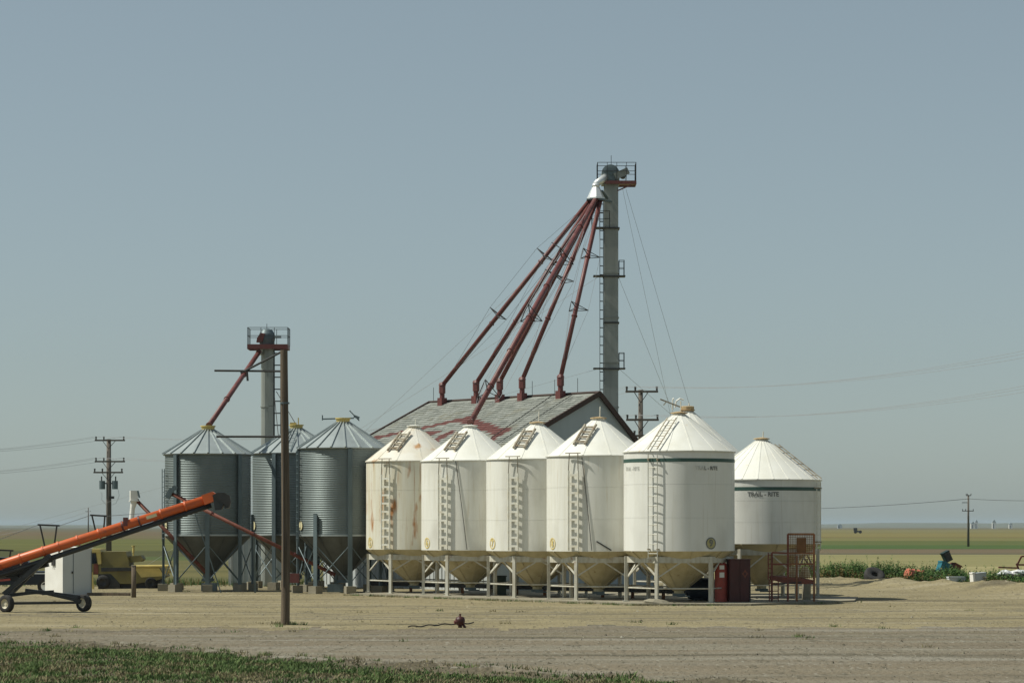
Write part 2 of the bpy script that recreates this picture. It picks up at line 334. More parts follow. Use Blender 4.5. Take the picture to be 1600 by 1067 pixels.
# ------------------------------------------------------------------ concrete pad under the white bins
mb = MB(); pd = [(-7.2, 113.6), (-6.2, 112.6), (4.9, 99.0), (9.2, 98.6), (13.8, 103.2), (14.6, 108), (9.2, 113.5), (-2.4, 119.4)]
n = len(pd)
mb.add([(a, b, z) for z in (-.2, .075) for a, b in pd], [tuple(range(n, 2 * n))] + [(i, (i + 1) % n, n + (i + 1) % n, n + i) for i in range(n)])
struct(mb.build('concrete_pad', M_conc))

# ------------------------------------------------------------------ white hopper bins
PZ = .075
def roof_panels(parent, n, r0, z0, r1, z1, lip, m, sub=4, name='roof_panel', ribw=.035):
    key = ('rp', n, r0, z0, r1, z1, lip, m.name)
    if key not in CACHE:
        mb = MB(); da = 2 * PI / n
        vs = [pol(r, da * i / sub, z) for r, z in ((r0, z0), (r1, z1)) for i in range(sub + 1)]
        mb.add(vs, [(i, i + 1, sub + 2 + i, sub + 1 + i) for i in range(sub)])
        nl = Vector((0, -(z1 - z0), 0)).normalized()
        up = Vector((0, -(z1 - z0), r0 - r1)).normalized() * lip            # raised standing edge along phi = 0
        a0, a1, b0, b1 = Vector((-ribw, -r0, z0)), Vector((ribw, -r0, z0)), Vector((-ribw * .6, -r1, z1)), Vector((ribw * .6, -r1, z1))
        mb.add([a0, a1, b1, b0, a0 + up, a1 + up, b1 + up, b0 + up], [(4, 5, 6, 7), (0, 4, 7, 3), (1, 2, 6, 5), (0, 1, 5, 4)])
        me = mb.mesh('roof_panel', m); me.polygons.foreach_set('use_smooth', [i < sub for i in range(len(me.polygons))])
        CACHE[key] = me
    for i in range(n): link(name, CACHE[key], parent, Matrix.Rotation(2 * PI * (i + .37) / n, 4, 'Z'))
def hopper_bin(x, d, r, z0, z1, za, label, num=None, nphi=0, mwall=M_white, mroof=M_roofw, lphi=R(-30), style='flat', npan=12, rings=3, legphi=R(-28), tip=.5, group='white hopper bins', nlegs=6, yoff=0):
    root = thing('hopper_bin', label, 'grain bin', ((x - 800) * d / F, d, 0), group)
    hz = (z1 - z0) / rings
    for i in range(rings):
        a, b = z0 + hz * i, z0 + hz * (i + 1)
        mb = MB().lathe([(r, a), (r, a + hz * .25), (r, a + hz * .5), (r, a + hz * .75), (r, b - .012)], 96, split=False); mb.lathe([(r, b - .012), (r - .008, b - .008), (r - .008, b), (r - .02, b)], 96)
        mb.v = [(X_ * (1 + k_), Y_ * (1 + k_), Z_) for X_, Y_, Z_ in mb.v for k_ in [.0024 * noise.noise(Vector((X_ * 1.5 + x, Y_ * 1.5, Z_ * 1.3)))]]
        mb.build('wall_ring', mwall, root, True)
    rt = .26
    roof = MB().lathe([(r + .05, z1 - .035), (r + .05, z1), (r, z1 + .012)], 72).lathe([(rt, za), (rt, za + .05)], 24).build('roof', mroof, root, True)
    roof_panels(roof, npan, r + .05, z1, rt, za, .012, mroof, 6)
    lid = MB().lathe([(0, za + .045), (rt + .08, za + .05), (rt + .08, za + .085), (.08, za + .13), (0, za + .13)], 20).build('lid', M_roofw if num in ('5', '6') else M_lid, root)
    rod('vent_rod', lid, (.06, 0, za + .1), (.07, 0, za + (.38 if num in ('5', '6', None) else .55)), .022, M_lad, 6)
    # hopper cone
    hop = MB().lathe([(r - .01, z0), (.2, tip), (.2, tip - .12)], 64).build('hopper', M_hop, root, True)
    for i in range(10):
        p = 2 * PI * (i + .3) / 10; bar('hopper_seam', hop, pol(r, p, z0 - .02), pol(.22, p, tip), .05, .02, M_hop)
    MB().box((0, 0, tip - .16), (.5, .5, .10)).box((.16, -.2, tip - .22), (.5, .08, .05)).build('slide_gate', M_galvd, root)
    # frame
    rl = r * .93; bz0, bz1 = z0 - .46, z0 - .22
    ph = [legphi + 2 * PI * i / nlegs for i in range(nlegs)]
    for i, p in enumerate(ph):
        q = ph[(i + 1) % nlegs]; A, B = pol(rl, p, (bz0 + bz1) / 2), pol(rl, q, (bz0 + bz1) / 2)
        bm_ = bar('ring_beam', root, A, B, .10, bz1 - bz0, M_leg)
        lg = MB().box((*pol(rl + .065, p, 0)[:2], (PZ + bz1 + .01) / 2), (.125, .125, bz1 + .01 - PZ), p).box((*pol(rl + .065, p, 0)[:2], PZ + .012), (.26, .26, .024), p).build('leg', M_leg, root)
        m_ = pol(rl * math.cos(PI / nlegs), (p + (q if q > p else q + 2 * PI)) / 2, bz0 + .02)
        for L_, s_ in ((A, .12), (B, -.12)):
            t = (B - A).normalized()
            lo_ = Vector((L_.x, L_.y, 1.06)) + t * (.03 if s_ > 0 else -.03)
            bar('brace', root, lo_, m_ - t * s_, .055, .055, M_leg)
        rod('tie_bar', root, Vector((A.x, A.y, .62)), Vector((B.x, B.y, .62)), .028, M_leg, 6)
    # ladders
    s_ = tangent(lphi); sl = Vector((za - z1, r - rt))
    if style == 'flat':
        ladder(root, 'wall_ladder', pol(r + .10, lphi, z0 + .03), pol(r + .10, lphi, z1 - .62), s_, .44, .075, .04, 9, M_lad, .085)
        MB().bar(pol(r + .10, lphi, z1 - .62) - s_ * .22, pol(r + .13, lphi, z1 + .08) - s_ * .16, .035, .035).bar(pol(r + .10, lphi, z1 - .62) + s_ * .22, pol(r + .13, lphi, z1 + .08) + s_ * .22, .035, .035).bar(pol(r + .13, lphi, z1 + .08) - s_ * .34, pol(r + .13, lphi, z1 + .08) + s_ * .34, .04, .04).build('ladder_hook', M_ladb, root)
        nr = Vector((math.sin(lphi) * (za - z1), -math.cos(lphi) * (za - z1), r - rt)).normalized() * .10
        q0, q1 = pol(r, lphi, z1).lerp(pol(rt, lphi, za), .26) + nr, pol(r, lphi, z1).lerp(pol(rt, lphi, za), .80) + nr
        RL = ladder(root, 'roof_ladder', q0, q1, s_, .50, .10, .07, 4, M_ladb, .08)
    elif style == 'thin':
        ladder(root, 'wall_ladder', pol(r + .11, lphi, z0 - .28), pol(r + .11, lphi, z1 - .1), s_, .40, .035, .016, 11, M_lad)
        mbk = MB()
        for zz in (z0 + .08, z1 - .35):
            for e in (-1, 1): mbk.bar(pol(r - .01, lphi, zz) + s_ * .2 * e, pol(r + .16, lphi, zz) + s_ * .2 * e, .05, .05)
        mbk.build('ladder_bracket', M_ladb, root)
        nr = Vector((math.sin(lphi) * (za - z1), -math.cos(lphi) * (za - z1), r - rt)).normalized() * .12
        ladder(root, 'roof_ladder', pol(r + .1, lphi, z1) + nr * .6, pol(r, lphi, z1).lerp(pol(rt, lphi, za), .84) + nr, s_, .40, .035, .014, 6, M_ladb)
    if num:
        e = MB(); v, f = ringpts(.19, .235); wrap(v, f, r + .018, nphi, z0 + .31).build('number_ring', M_letter if num == '9' else M_yel, root)
        if num == '9':
            v, f = ringpts(.002, .188); wrap(v, f, r + .016, nphi, z0 + .31).build('number_disc', M_yeldull, root)
        wraptext('number', root, num, .37, r, nphi, z0 + .31, M_letter if num == '9' else M_yel, 1.0, .022)
    return root
def zpx(y, d): return EYE + (HZ - y) * d / F
G = 'numbered white hopper bins in the row'
b5 = hopper_bin(647, 115.5, 2.16, 2.02, zpx(721, 115.5), zpx(668, 115.5), 'rust-stained white hopper bin marked 5 at the left end of the white row', '5', R(-63), M_rusty, M_roofr, R(-32), group=G)
b6 = hopper_bin(735, 111.8, 2.14, 2.02, zpx(720.5, 111.8), zpx(668, 111.8), 'white hopper bin marked 6 with a red spout running into its lid', '6', R(-60), lphi=R(-31), group=G)
b7 = hopper_bin(839.5, 108.4, 2.16, 2.02, zpx(718, 108.4), zpx(663, 108.4), 'white hopper bin marked 7 between bins 6 and 8', '7', R(-61), lphi=R(-27), group=G)
b8 = hopper_bin(935, 104.8, 2.12, 2.04, zpx(713, 104.8), zpx(656, 104.8), 'white hopper bin marked 8 with a rope hanging down its shaded side', '8', R(-63), lphi=R(-29), group=G)
b9 = hopper_bin(1061, 101.7, 2.2, 2.08, zpx(706, 101.7), zpx(648, 101.7), 'large white hopper bin with dark green stripe and circled number 9', '9', R(30.5), M_white9, M_roofw, R(-30), 'thin', 14, group=G)
b10 = hopper_bin(1190, 107.5, 2.48, zpx(849, 107.5), zpx(750, 107.5), zpx(688, 107.5), 'squat white hopper bin with green stripe and TRAIL-RITE lettering at the right end', None, 0, M_white9, M_roofw, R(60), 'thin', 24, group=None, tip=.55)
b11 = hopper_bin(1074, 113.5, 2.45, 2.1, zpx(712, 113.5), zpx(643, 113.5), 'white hopper bin mostly hidden behind bin 9, only its cone roof showing', None, 0, M_white9, M_roofw, R(150), 'thin', 16, group=None)
for b, r, ya, phis in ((b9, 2.2, 720.5, (R(-62), R(26))), (b10, 2.48, 764.5, (R(-4),))):
    d = b.location.y; zz = zpx(ya, d); h = 2.7 * d / F
    MB().lathe([(r + .0, zz - h), (r + .009, zz - h), (r + .009, zz + h), (r, zz + h)], 72).build('green_stripe', M_green, b, True)
    for p in phis:
        if b is b10: wraptext('lettering', b, 'TRAIL - RITE', .25, r, p, zz - .235, M_letter, .95, .011)
        elif p > 0:
            wraptext('lettering', b, '       L - RITE', .20, r, p, zz - .32, M_letter, .95, .011); wraptext('lettering', b, 'TRAI          ', .20, r, p - .02, zz - .32, M_fade, .95, .011)
        else: wraptext('lettering', b, 'TRAIL - RITE', .20, r, p, zz - .32, M_fade, .95, .011)
# ropes, lid gear
def rope(parent, r, p0, z0, p1, z1, n=14):
    pts = [pol(r + .03, p0 + (p1 - p0) * (i / n), z0 + (z1 - z0) * i / n + .1 * math.sin(PI * i / n)) for i in range(n + 1)]
    MB().path(pts, .014, 5).build('rope', M_dark, parent)
rope(b6, 2.14, R(-16), zpx(722, 111.8), R(-3), 2.06); rope(b8, 2.12, R(-20), zpx(716, 104.8), R(-9), 2.08)
MB().bar(pol(2.16, R(-4), 2.45), pol(2.16, R(12), 2.09), .03, .05).build('loose_strap', M_dark, b8)
za = zpx(648, 101.7)
MB().path([(-.25, .1, za + .2), (-.25, .1, za + .62), (-.2, .1, za + .66)], .03, 6).path([(-.15, .2, za + .3), (-.1, .2, za + .55), (.05, .2, za + .66), (.2, .2, za + .6)], .03, 6).build('lid_hoop', M_roofw, b9)
MB().bar((-.75, 0, za + .62), (.1, .1, za + .30), .05, .05).bar((-.62, 0, za + .38), (-.52, 0, za + .5), .04, .04).build('lid_lever', M_ladb, b9)
za = zpx(643, 113.5)
MB().lathe([(.2, za), (.30, za + .02), (.30, za + .22), (.27, za + .24), (0, za + .25)], 24).build('wooden_rim', M_lid, b11)

# ------------------------------------------------------------------ corrugated galvanised bins
def steel_bin(x, d, r, z0, z1, za, label, ph0, long0, lad=None, group='corrugated steel bins on legs', plate=R(-66)):
    root = thing('steel_bin', label, 'grain bin', ((x - 800) * d / F, d, 0), group)
    key = ('sb', r, z0, z1)
    n = 48; prof = []
    for i in range(n * 5 + 1): prof.append((r - .015 + .015 * math.cos(2 * PI * i / 5), z0 + (z1 - z0) * i / (n * 5)))
    MB().lathe(prof, 80, split=False).build('corrugated_wall', M_galv, root, True)
    MB().lathe([(r, z0 - .06), (r + .02, z0 - .06), (r + .02, z0 + .02), (r, z0 + .02)], 64).build('bottom_band', M_galvr, root, True)
    roof = MB().lathe([(r + .07, z1 - .05), (r + .09, z1 - .02), (.3, za - .02)], 60).build('roof', M_galvr, root, True)
    roof_panels(roof, 20, r + .10, z1, .27, za, .06, M_galvr, 3, ribw=.03)
    cap = MB().lathe([(.30, za - .04), (.32, za + .16), (.36, za + .16), (.36, za + .21), (.0, za + .23)], 24).build('filler_collar', M_yell, root, True)
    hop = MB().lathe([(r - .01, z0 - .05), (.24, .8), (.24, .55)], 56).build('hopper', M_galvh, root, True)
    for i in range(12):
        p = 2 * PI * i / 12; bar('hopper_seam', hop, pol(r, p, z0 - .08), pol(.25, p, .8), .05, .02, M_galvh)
    MB().box((0, 0, .52), (.55, .55, .12)).build('slide_gate', M_galvd, root)
    pts = []
    for i in range(8):
        p = ph0 + 2 * PI * i / 8; lg = (i % 2 == 0) == long0
        top = z1 - .06 if lg else z0 + .95
        u = MB().box((*pol(r + .09, p, 0)[:2], (top + .3) / 2), (.20, .05, top - .3), p).box((*pol(r + .05, p, 0)[:2] , (top + .3) / 2), (.05, .10, top - .3), p).build('upright', M_galvd, root)
        MB().box((*pol(r + .09, p, 0)[:2], .12), (.46, .46, .44), p + random.uniform(-.1, .1)).build('concrete_footing', M_conc, root)
        pts.append(p)
    for i in range(8):
        if i in (2,): continue
        p, q = pts[i], pts[(i + 1) % 8]
        rod('cross_brace', root, pol(r + .05, p, .45), pol(r + .05, q, 2.2), .025, M_galvd, 6); rod('cross_brace', root, pol(r + .07, p, 2.2), pol(r + .07, q, .45), .025, M_galvd, 6)
    v, f = ringpts(.002, .21, 20); wrap(v, f, r + .04, plate, z0 + .42).build('number_plate', M_pale, root)
    if lad is not None:
        s_ = tangent(lad[0]); ladder(root, 'wall_ladder', pol(r + .13, lad[0], z0 - .3), pol(r + .13, lad[0], lad[1]), s_, .42, .035, .016, 14, M_galvd)
    return root
g1 = steel_bin(325, 121, 2.03, 2.66, zpx(710, 121), zpx(672, 121), 'corrugated steel bin with a red spout entering its yellow collar', R(-39), True, (R(-68), zpx(733, 121)))
g2 = steel_bin(463, 126, 2.16, 2.66, zpx(709, 126), zpx(670, 126), 'corrugated steel bin standing behind the tall bare wooden pole', R(-24), True)
g3 = steel_bin(536, 118, 2.03, 2.66, zpx(701, 118), zpx(660, 118), 'corrugated steel bin beside the rust-stained white bin', R(12.5), True, (R(-72), zpx(705, 118)))
za = zpx(660, 118)
MB().bar((-.95, 0, za + .16), (.5, 0, za + .2), .06, .06).bar((-.95, 0, za + .1), (-.95, 0, za + .34), .05, .05).bar((.3, 0, za + .55), (.75, 0, za + .08), .05, .05).bar((.5, 0, za + .3), (.75, 0, za + .2), .1, .12).build('lid_lever', M_galvd, g3)
za = zpx(670, 126)
zb = zpx(709, 126); pa = R(-8)
ladder(g2, 'roof_ladder', pol(2.2, pa, zb + .08), pol(.5, pa, za - .02), tangent(pa), .42, .035, .016, 6, M_galvd)
MB().bar((.1, 0, za + .2), (.1, 0, za + .55), .05, .05).box((-.15, 0, za + .25), (.3, .3, .12)).build('lid_lever', M_yell, g2)

# ------------------------------------------------------------------ storage shed with pitched roof
u = Vector((.758, .652, 0)); v = Vector((.652, -.758, 0)); P0 = Vector((4.28, 125, 0)); RZ = 9.6; RL = 13.25
WF, DF = 7.2, .47; WR, DR = 4.0, .91
shed = thing('storage_shed', 'grain shed with weathered grey roof and red shingle pattern behind the white bins', 'shed', P0 - u * 1.5 - v * RL / 2)
SO = shed.location.copy()
def sp(a, b, z): return P0 + v * a + u * b + Vector((0, 0, z)) - SO       # a along the ridge (0 = near gable, negative = left), b across, z
ef, er = RZ - WF * DF, RZ - WR * DR
prof = [(-WF + .25, 0), (WR - .2, 0), (WR - .2, er + .1), (0, RZ - .14), (-WF + .25, ef + .02)]
for nm, a in (('gable_wall', -.12), ('gable_wall', -RL + .12)):
    MB().prism(prof, sp(a, 0, 0), u, (0, 0, 1), v, -.1).build(nm, M_sidg, shed)
fw = MB().prism([(0, 0), (RL - .24, 0), (RL - .24, ef - .05), (0, ef - .05)], sp(-RL + .12, -WF + .25, 0), v, (0, 0, 1), u, .1).build('front_wall', M_sidw, shed)
for i in range(42):
    a = -RL + .3 + i * .31; bar('siding_rib', fw, sp(a, -WF + .235, .1), sp(a, -WF + .235, ef - .1), .05, .03, M_sidw)
MB().prism([(0, 0), (RL - .24, 0), (RL - .24, er), (0, er)], sp(-RL + .12, WR - .3, 0), v, (0, 0, 1), u, .1).build('rear_wall', M_sidg, shed)
rf = MB().add([sp(0, 0, RZ - .04), sp(-RL, 0, RZ - .04), sp(-RL, -WF, ef - .04), sp(0, -WF, ef - .04), sp(0, 0, RZ - .12), sp(-RL, 0, RZ - .12), sp(-RL, -WF, ef - .12), sp(0, -WF, ef - .12)],
         [(0, 1, 2, 3), (7, 6, 5, 4), (0, 3, 7, 4), (1, 5, 6, 2), (2, 6, 7, 3)]).build('roof_slope', M_shing, shed)
MB().add([sp(0, 0, RZ), sp(-RL, 0, RZ), sp(-RL, WR, er), sp(0, WR, er), sp(0, 0, RZ - .1), sp(-RL, 0, RZ - .1), sp(-RL, WR, er - .1), sp(0, WR, er - .1)],
         [(3, 2, 1, 0), (4, 5, 6, 7), (3, 0, 4, 7), (1, 2, 6, 5), (2, 3, 7, 6)]).build('roof_slope', M_shing, shed)
def is_red(a, b):
    t = abs(a + 7.3); c = 2.05 + .37 * t
    if t < 5.2 and c < b < c + (.72 if a > -7.3 else .5): return True
    if -2.65 < a < -2.0 and 3.7 < b < 6.4: return True
    if -12.7 < a < -12.1 and 3.9 < b < 6.4: return True
    if -7.0 < a < -6.35 and 3.75 < b < 6.3: return True
    if -9.3 < a < -7.75 and 3.75 < b < 4.3: return True
    return False
sh = MB(); wdt, ex = .36, .235; nrow = int(WF / ex); rs = random.Random(4)
nrm = (u * -DF + Vector((0, 0, 1))); nrm.normalize()
for j in range(nrow):
    b0, b1 = WF - (j) * ex + .03, WF - (j + 1) * ex - .05        # lower and upper edge, plan distance from the ridge
    b1 = max(b1, .02)
    off = (j % 2) * wdt / 2 + (j % 3) * .04
    a = -RL - off
    while a < 0:
        a0, a1 = max(-RL, a + .006), min(0, a + wdt - .006); a += wdt
        if a1 - a0 < .05: continue
        k = 2 if is_red((a0 + a1) / 2, (b0 + b1) / 2) else (1 if rs.random() < .28 else 0)
        lo_, hi_ = .035 + rs.uniform(-.006, .012), .004
        q = [sp(a0, -b0, RZ - b0 * DF - .04), sp(a1, -b0, RZ - b0 * DF - .04), sp(a1, -b1, RZ - b1 * DF - .04), sp(a0, -b1, RZ - b1 * DF - .04)]
        t = [q[0] + nrm * lo_, q[1] + nrm * lo_, q[2] + nrm * hi_, q[3] + nrm * hi_]
        sh.add(q[:2] + t, [(2, 3, 4, 5), (0, 1, 3, 2)], k)
stuff(sh.build('shingles', [M_shing, M_shing2, M_shred], shed))
for a, b in ((0, 1), (0, -1), (-RL, -1)):
    w_, dr = (WF, DF) if b < 0 else (WR, DR)
    bar('rake_board', shed, sp(a, 0, RZ - .07), sp(a, b * (w_ + .05), RZ - .07 - (w_ + .05) * dr), .10, .24, M_trim)
rod('ridge_cap', shed, sp(-RL - .05, 0, RZ + .0), sp(.05, 0, RZ + .0), .06, M_trim, 8)
for a in (-12.9, -9.6, -5.0, -1.6, -3.3): rod('lightning_rod', shed, sp(a, 0, RZ), sp(a, 0, RZ + .75), .014, M_dark, 5)
for a, b0, b1 in ((-1.2, .1, 6.9),): rod('roof_cable', shed, sp(-3.0, -.3, RZ + .02), sp(-1.9, -6.9, RZ - 6.9 * DF + .06), .022, M_dark, 5)
rod('roof_cable', shed, sp(-1.6, -.3, RZ - .05), sp(-.9, -6.9, RZ - 6.9 * DF + .06), .018, M_dark, 5)

# ------------------------------------------------------------------ white lean-to behind the steel bins
lt = thing('low_shed', 'low white ribbed metal shed seen between the legs of the steel bins', 'shed', (-13.0, 135.0, 0))
MB().box((0, 0, 1.25), (3.4, 2.6, 2.5)).build('wall', M_sidg, lt)
for i in range(12): bar('siding_rib', lt, (-1.6 + i * .29, -1.31, .05), (-1.6 + i * .29, -1.31, 2.45), .05, .04, M_sidw)
bar('corner_post', lt, (-1.72, -1.3, 0), (-1.72, -1.3, 2.55), .16, .16, M_sidw)
MB().prism([(-1.45, 2.5), (1.45, 2.8), (1.45, 2.9), (-1.45, 2.6)], (-1.85, 0, 0), (0, 1, 0), (0, 0, 1), (1, 0, 0), 3.7).build('roof', M_galvr, lt)

# ------------------------------------------------------------------ bucket elevators with spouts
def spout(parent, p0, p1, r, m, boot=None, trusses=(), flr=.25):
    """pipe from p0 (top) to p1, flanges, optional boot and stay trusses; all in the thing's own coordinates"""
    p0, p1 = Vector(p0), Vector(p1); d = p1 - p0; L = d.length; d.normalize()
    mb = MB().tube(p0, p1, r, 14)
    k = max(2, int(L / 3.2))
    for i in range(k + 1):
        c = p0.lerp(p1, i / k); mb.tube(c - d * .035, c + d * .035, r + .035, 14)
    s_ = mb.build('spout', m, parent, False)
    for p in s_.data.polygons: p.use_smooth = len(p.vertices) == 4
    sdv = d.cross(Vector((0, 0, 1))).normalized(); up = sdv.cross(d).normalized()
    ends = [p0.lerp(p1, .04), p0.lerp(p1, .97)]
    tips = [[], [], []]
    for t in trusses:
        c = p0.lerp(p1, t); mb = MB(); tr = []
        for k_, a in enumerate((90, 210, 330)):
            e = c + (sdv * math.cos(R(a)) + up * math.sin(R(a))) * .62; tr.append(e); tips[k_].append(e)
        for i in range(3):
            mb.bar(c, tr[i], .035, .035); mb.bar(tr[i], tr[(i + 1) % 3], .03, .03)
        mb.build('stay_spreader', M_dark, s_)
    if trusses:
        wm = MB()
        for k_ in range(3):
            seq = [ends[0]] + tips[k_] + [ends[1]]; wm.path(seq, .010, 4)
        wm.build('stay_wire', M_wire, s_)
    return s_
def railing(parent, x0, x1, y0, y1, z, h=1.05, m=M_dark, nx_=3, sides='nsew'):
    mb = MB(); cs = []
    if 's' in sides: cs.append(((x0, y0), (x1, y0)))
    if 'n' in sides: cs.append(((x0, y1), (x1, y1)))
    if 'w' in sides: cs.append(((x0, y0), (x0, y1)))
    if 'e' in sides: cs.append(((x1, y0), (x1, y1)))
    for a, b in cs:
        for hh in (h, h * .52): mb.bar((*a, z + hh), (*b, z + hh), .026, .026)
        for i in range(nx_ + 1):
            t = i / nx_; q = (a[0] + (b[0] - a[0]) * t, a[1] + (b[1] - a[1]) * t); mb.bar((*q, z), (*q, z + h), .026, .026)
    return mb.build('railing', m, parent)

# main elevator
TX, TD = (955 - 800) * 132 / F, 132.0
el = thing('bucket_elevator', 'tall grey bucket elevator with red spouts fanning down from its distributor', 'grain elevator', (TX, TD, 0))
def ep(x, y, d): return P(x, y, d) - Vector((TX, TD, 0))
ztop = zpx(287, TD); nsec = 9
for i in range(nsec):
    a, b = ztop * i / nsec, ztop * (i + 1) / nsec
    mb = MB().box((0, 0, (a + b) / 2), (.70, .80, b - a - .02)).box((0, 0, b - .03), (.77, .88, .06))
    mb.bar((-.37, -.30, a), (-.37, -.30, b), .05, .05); mb.build('trunk_section', M_trunk, el)
bx_ = MB(); prof = [(-.46, -.1)] + [(.46 * math.cos(t), .46 + .46 * math.sin(t)) for t in [PI - PI * i / 14 for i in range(15)]] + [(.46, -.1)]
hd = bx_.prism(prof, (-.05, -.45, ztop + .0), (1, .12, 0), (0, 0, 1), (0, 1, 0), .9).build('head', M_trunk, el)
MB().lathe([(.40, 0), (.44, .05), (.3, .07), (.1, .07), (.1, .14), (0, .14)], 24).build('head_cover', M_galvd, hd, True).matrix_basis = Matrix.Translation((-.05, -.46, ztop + .46)) @ Matrix.Rotation(R(90), 4, 'X')
MB().bar((.15, -.5, ztop + .28), (.85, -.35, ztop + .62), .22, .34).build('belt_guard', M_trunk, el)
MB().tube((.62, -.1, ztop + .45), (.62, .45, ztop + .45), .17, 12).build('motor', M_galvd, el)
pf = MB().box((.45, 0, ztop - .02), (1.62, 1.25, .05)).box((.45, -.63, ztop - .02), (1.62, .05, .17)).box((.45, .63, ztop - .02), (1.62, .05, .17)).box((1.25, 0, ztop - .02), (.05, 1.2, .17)).bar((.3, -.6, ztop - .45), (1.0, -.6, ztop - .15), .06, .06)
pf = pf.build('head_platform', M_spout, el)
railing(pf, -.72, 1.25, -.63, .63, ztop + .08, .92, nx_=4)
rod('aerial', el, (0, 0, ztop + .9), (0, 0, ztop + 1.45), .015, M_dark, 5)
# distributor, elbow
dc = ep(931, 0, 130.8); dx, dy = dc.x, dc.y; dzb, dzt = zpx(309, 130.8), zpx(292, 130.8)
MB().tube((-.28, -.35, ztop + .30), (dx, dy, dzt + .12), .20, 12, .17).tube((dx, dy, dzt + .14), (dx, dy, dzt - .02), .19, 12).build('elbow', M_bright, el, True)
MB().lathe([(.18, dzt), (.44, dzb), (.46, dzb), (.46, dzb - .08), (.42, dzb - .08)], 8, c=(dx, dy, 0)).build('distributor', M_bright, el)
MB().box((dx, dy, dzb - .12), (.95, .6, .07)).bar((dx, dy, dzb - .1), (.0, -.4, dzb - .1), .08, .08).bar((dx + .3, dy, dzb + .35), (-.2, -.3, dzb + .05), .12, .08).build('distributor_bracket', M_galvd, el)
# spouts: to boots along the ridge and one to the lid of bin 6
def ridge_at(x):
    t = (x - 800) / F; a = (P0.x - t * P0.y) / (t * v.y - v.x); return a
for x, yt, tr in ((699, 607, (.30, .62)), (752, 605, (.27,)), (789, 603, (.42,)), (824, 600, (.45,)), (884, 598, (.32, .62))):
    a = ridge_at(x); base = P0 + v * a - u * .35 + Vector((0, 0, RZ - .35 * DF)) - Vector((TX, TD, 0))
    top = base + Vector((0, 0, .95)); st = Vector((dx + (x - 800) * .0028, dy - .05, dzb - .1))
    s_ = spout(el, st, top + (st - top).normalized() * .1, .115, M_spout, trusses=tr)
    MB().box((base.x, base.y, base.z + .08), (.36, .36, .46), .7).tube((base.x, base.y, base.z + .3), (base.x, base.y, base.z + .62), .13, 8).tube((base.x, base.y, base.z + .55), (base.x, base.y, base.z + 1.05), .18, 6).tube((base.x, base.y, base.z + .98), (base.x, base.y, base.z + 1.12), .2, 8, .12).build('spout_boot', M_spout, s_)
b6t = Vector((b6.location.x, b6.location.y, zpx(667, 111.8) + .2)) - Vector((TX, TD, 0))
spout(el, (dx - .02, dy - .25, dzb - .1), b6t, .125, M_spout, trusses=(.30, .56, .88))
# ladder and service platforms on the left side of the trunk
ladder(el, 'tower_ladder', (-.50, -.15, 8.5), (-.50, -.15, ztop - .4), (.9, .35, 0), .20, .03, .025, 26, M_dark)
for y, lft, rgt in ((357, True, False), (432, True, True), (576, True, True)):
    z = zpx(y, TD); mb = MB()
    mb.box((0, 0, z - .03), (.84, .98, .08))
    if lft: mb.box((-.62, -.1, z), (.62, .7, .06))
    if rgt: mb.box((.55, 0, z), (.34, .7, .06))
    s_ = mb.build('service_platform', M_dark, el)
    if rgt: railing(s_, .40, .66, -.33, .33, z, .80, nx_=1)
    if lft and not rgt: railing(s_, -1.0, -.1, -.45, .2, z, .85, nx_=1)
for y in (505,):
    z = zpx(y, TD); MB().box((0, 0, z), (.8, .94, .07)).build('trunk_collar', M_dark, el)
for p0, p1 in ((ep(973, 296, 132), P(1040, 612, 146)), (ep(978, 296, 132), P(1075, 625, 140)), (ep(966, 432, 132), P(1050, 640, 146)), (ep(966, 575, 132), P(1040, 640, 146)), (ep(936, 330, 132), P(585, 660, 140)), (ep(936, 432, 132), P(560, 672, 150)), (ep(936, 576, 132), P(700, 640, 138))):
    q1 = Vector(p1) - Vector((TX, TD, 0)); q0 = Vector(p0)
    q1 = q0 + (q1 - q0) * ((q0.z - 0.0) / (q0.z - q1.z)) if q1.z > 0 else q1        # guy reaches the ground
    rod('guy_wire', el, q0, q1, .008, M_wire, 4)

# small elevator
SX, SD = (417 - 800) * 131 / F, 131.0
es = thing('bucket_elevator', 'short galvanised bucket elevator with railed round-headed top above the steel bins', 'grain elevator', (SX, SD, 0))
zt = zpx(541, SD)
for i in range(4):
    a, b = zt * i / 4, zt * (i + 1) / 4
    MB().tube((0, 0, a), (0, 0, b - .01), .30, 12).tube((0, 0, b - .06), (0, 0, b), .34, 12).box((.22, -.1, (a + b) / 2), (.24, .5, b - a - .02)).build('trunk_section', M_trunk, es, False)
hdo = MB().lathe([(.34, zt), (.42, zt + .35), (.40, zt + .62), (.29, zt + .82), (.12, zt + .9), (0, zt + .91)], 20).build('head', M_galvd, es, True)
MB().prism([(-.5, .18), (-.2, .2), (-.05, .62), (-.28, .66), (-.46, .4)], (0, -.44, zt), (1, 0, 0), (0, 0, 1), (0, 1, 0), .4).build('drive_cover', M_spout, es)
rod('drive_shaft', es, (.2, -.2, zt + .46), (.75, -.2, zt + .46), .06, M_galvd)
pf = MB().box((.1, 0, zt), (2.0, 1.3, .05)).box((.1, -.66, zt - .06), (2.04, .05, .24)).box((.1, .66, zt - .06), (2.04, .05, .24)).box((-.92, 0, zt - .06), (.05, 1.3, .24)).box((1.1, 0, zt - .06), (.05, 1.3, .24)).bar((-.8, -.6, zt - .05), (-.2, -.5, zt - .35), .06, .06).build('head_platform', M_spout, es)
railing(pf, -.92, 1.12, -.66, .66, zt + .05, .86, nx_=3)
rod('aerial', es, (0, 0, zt + .85), (0, 0, zt + 1.15), .015, M_dark, 5)
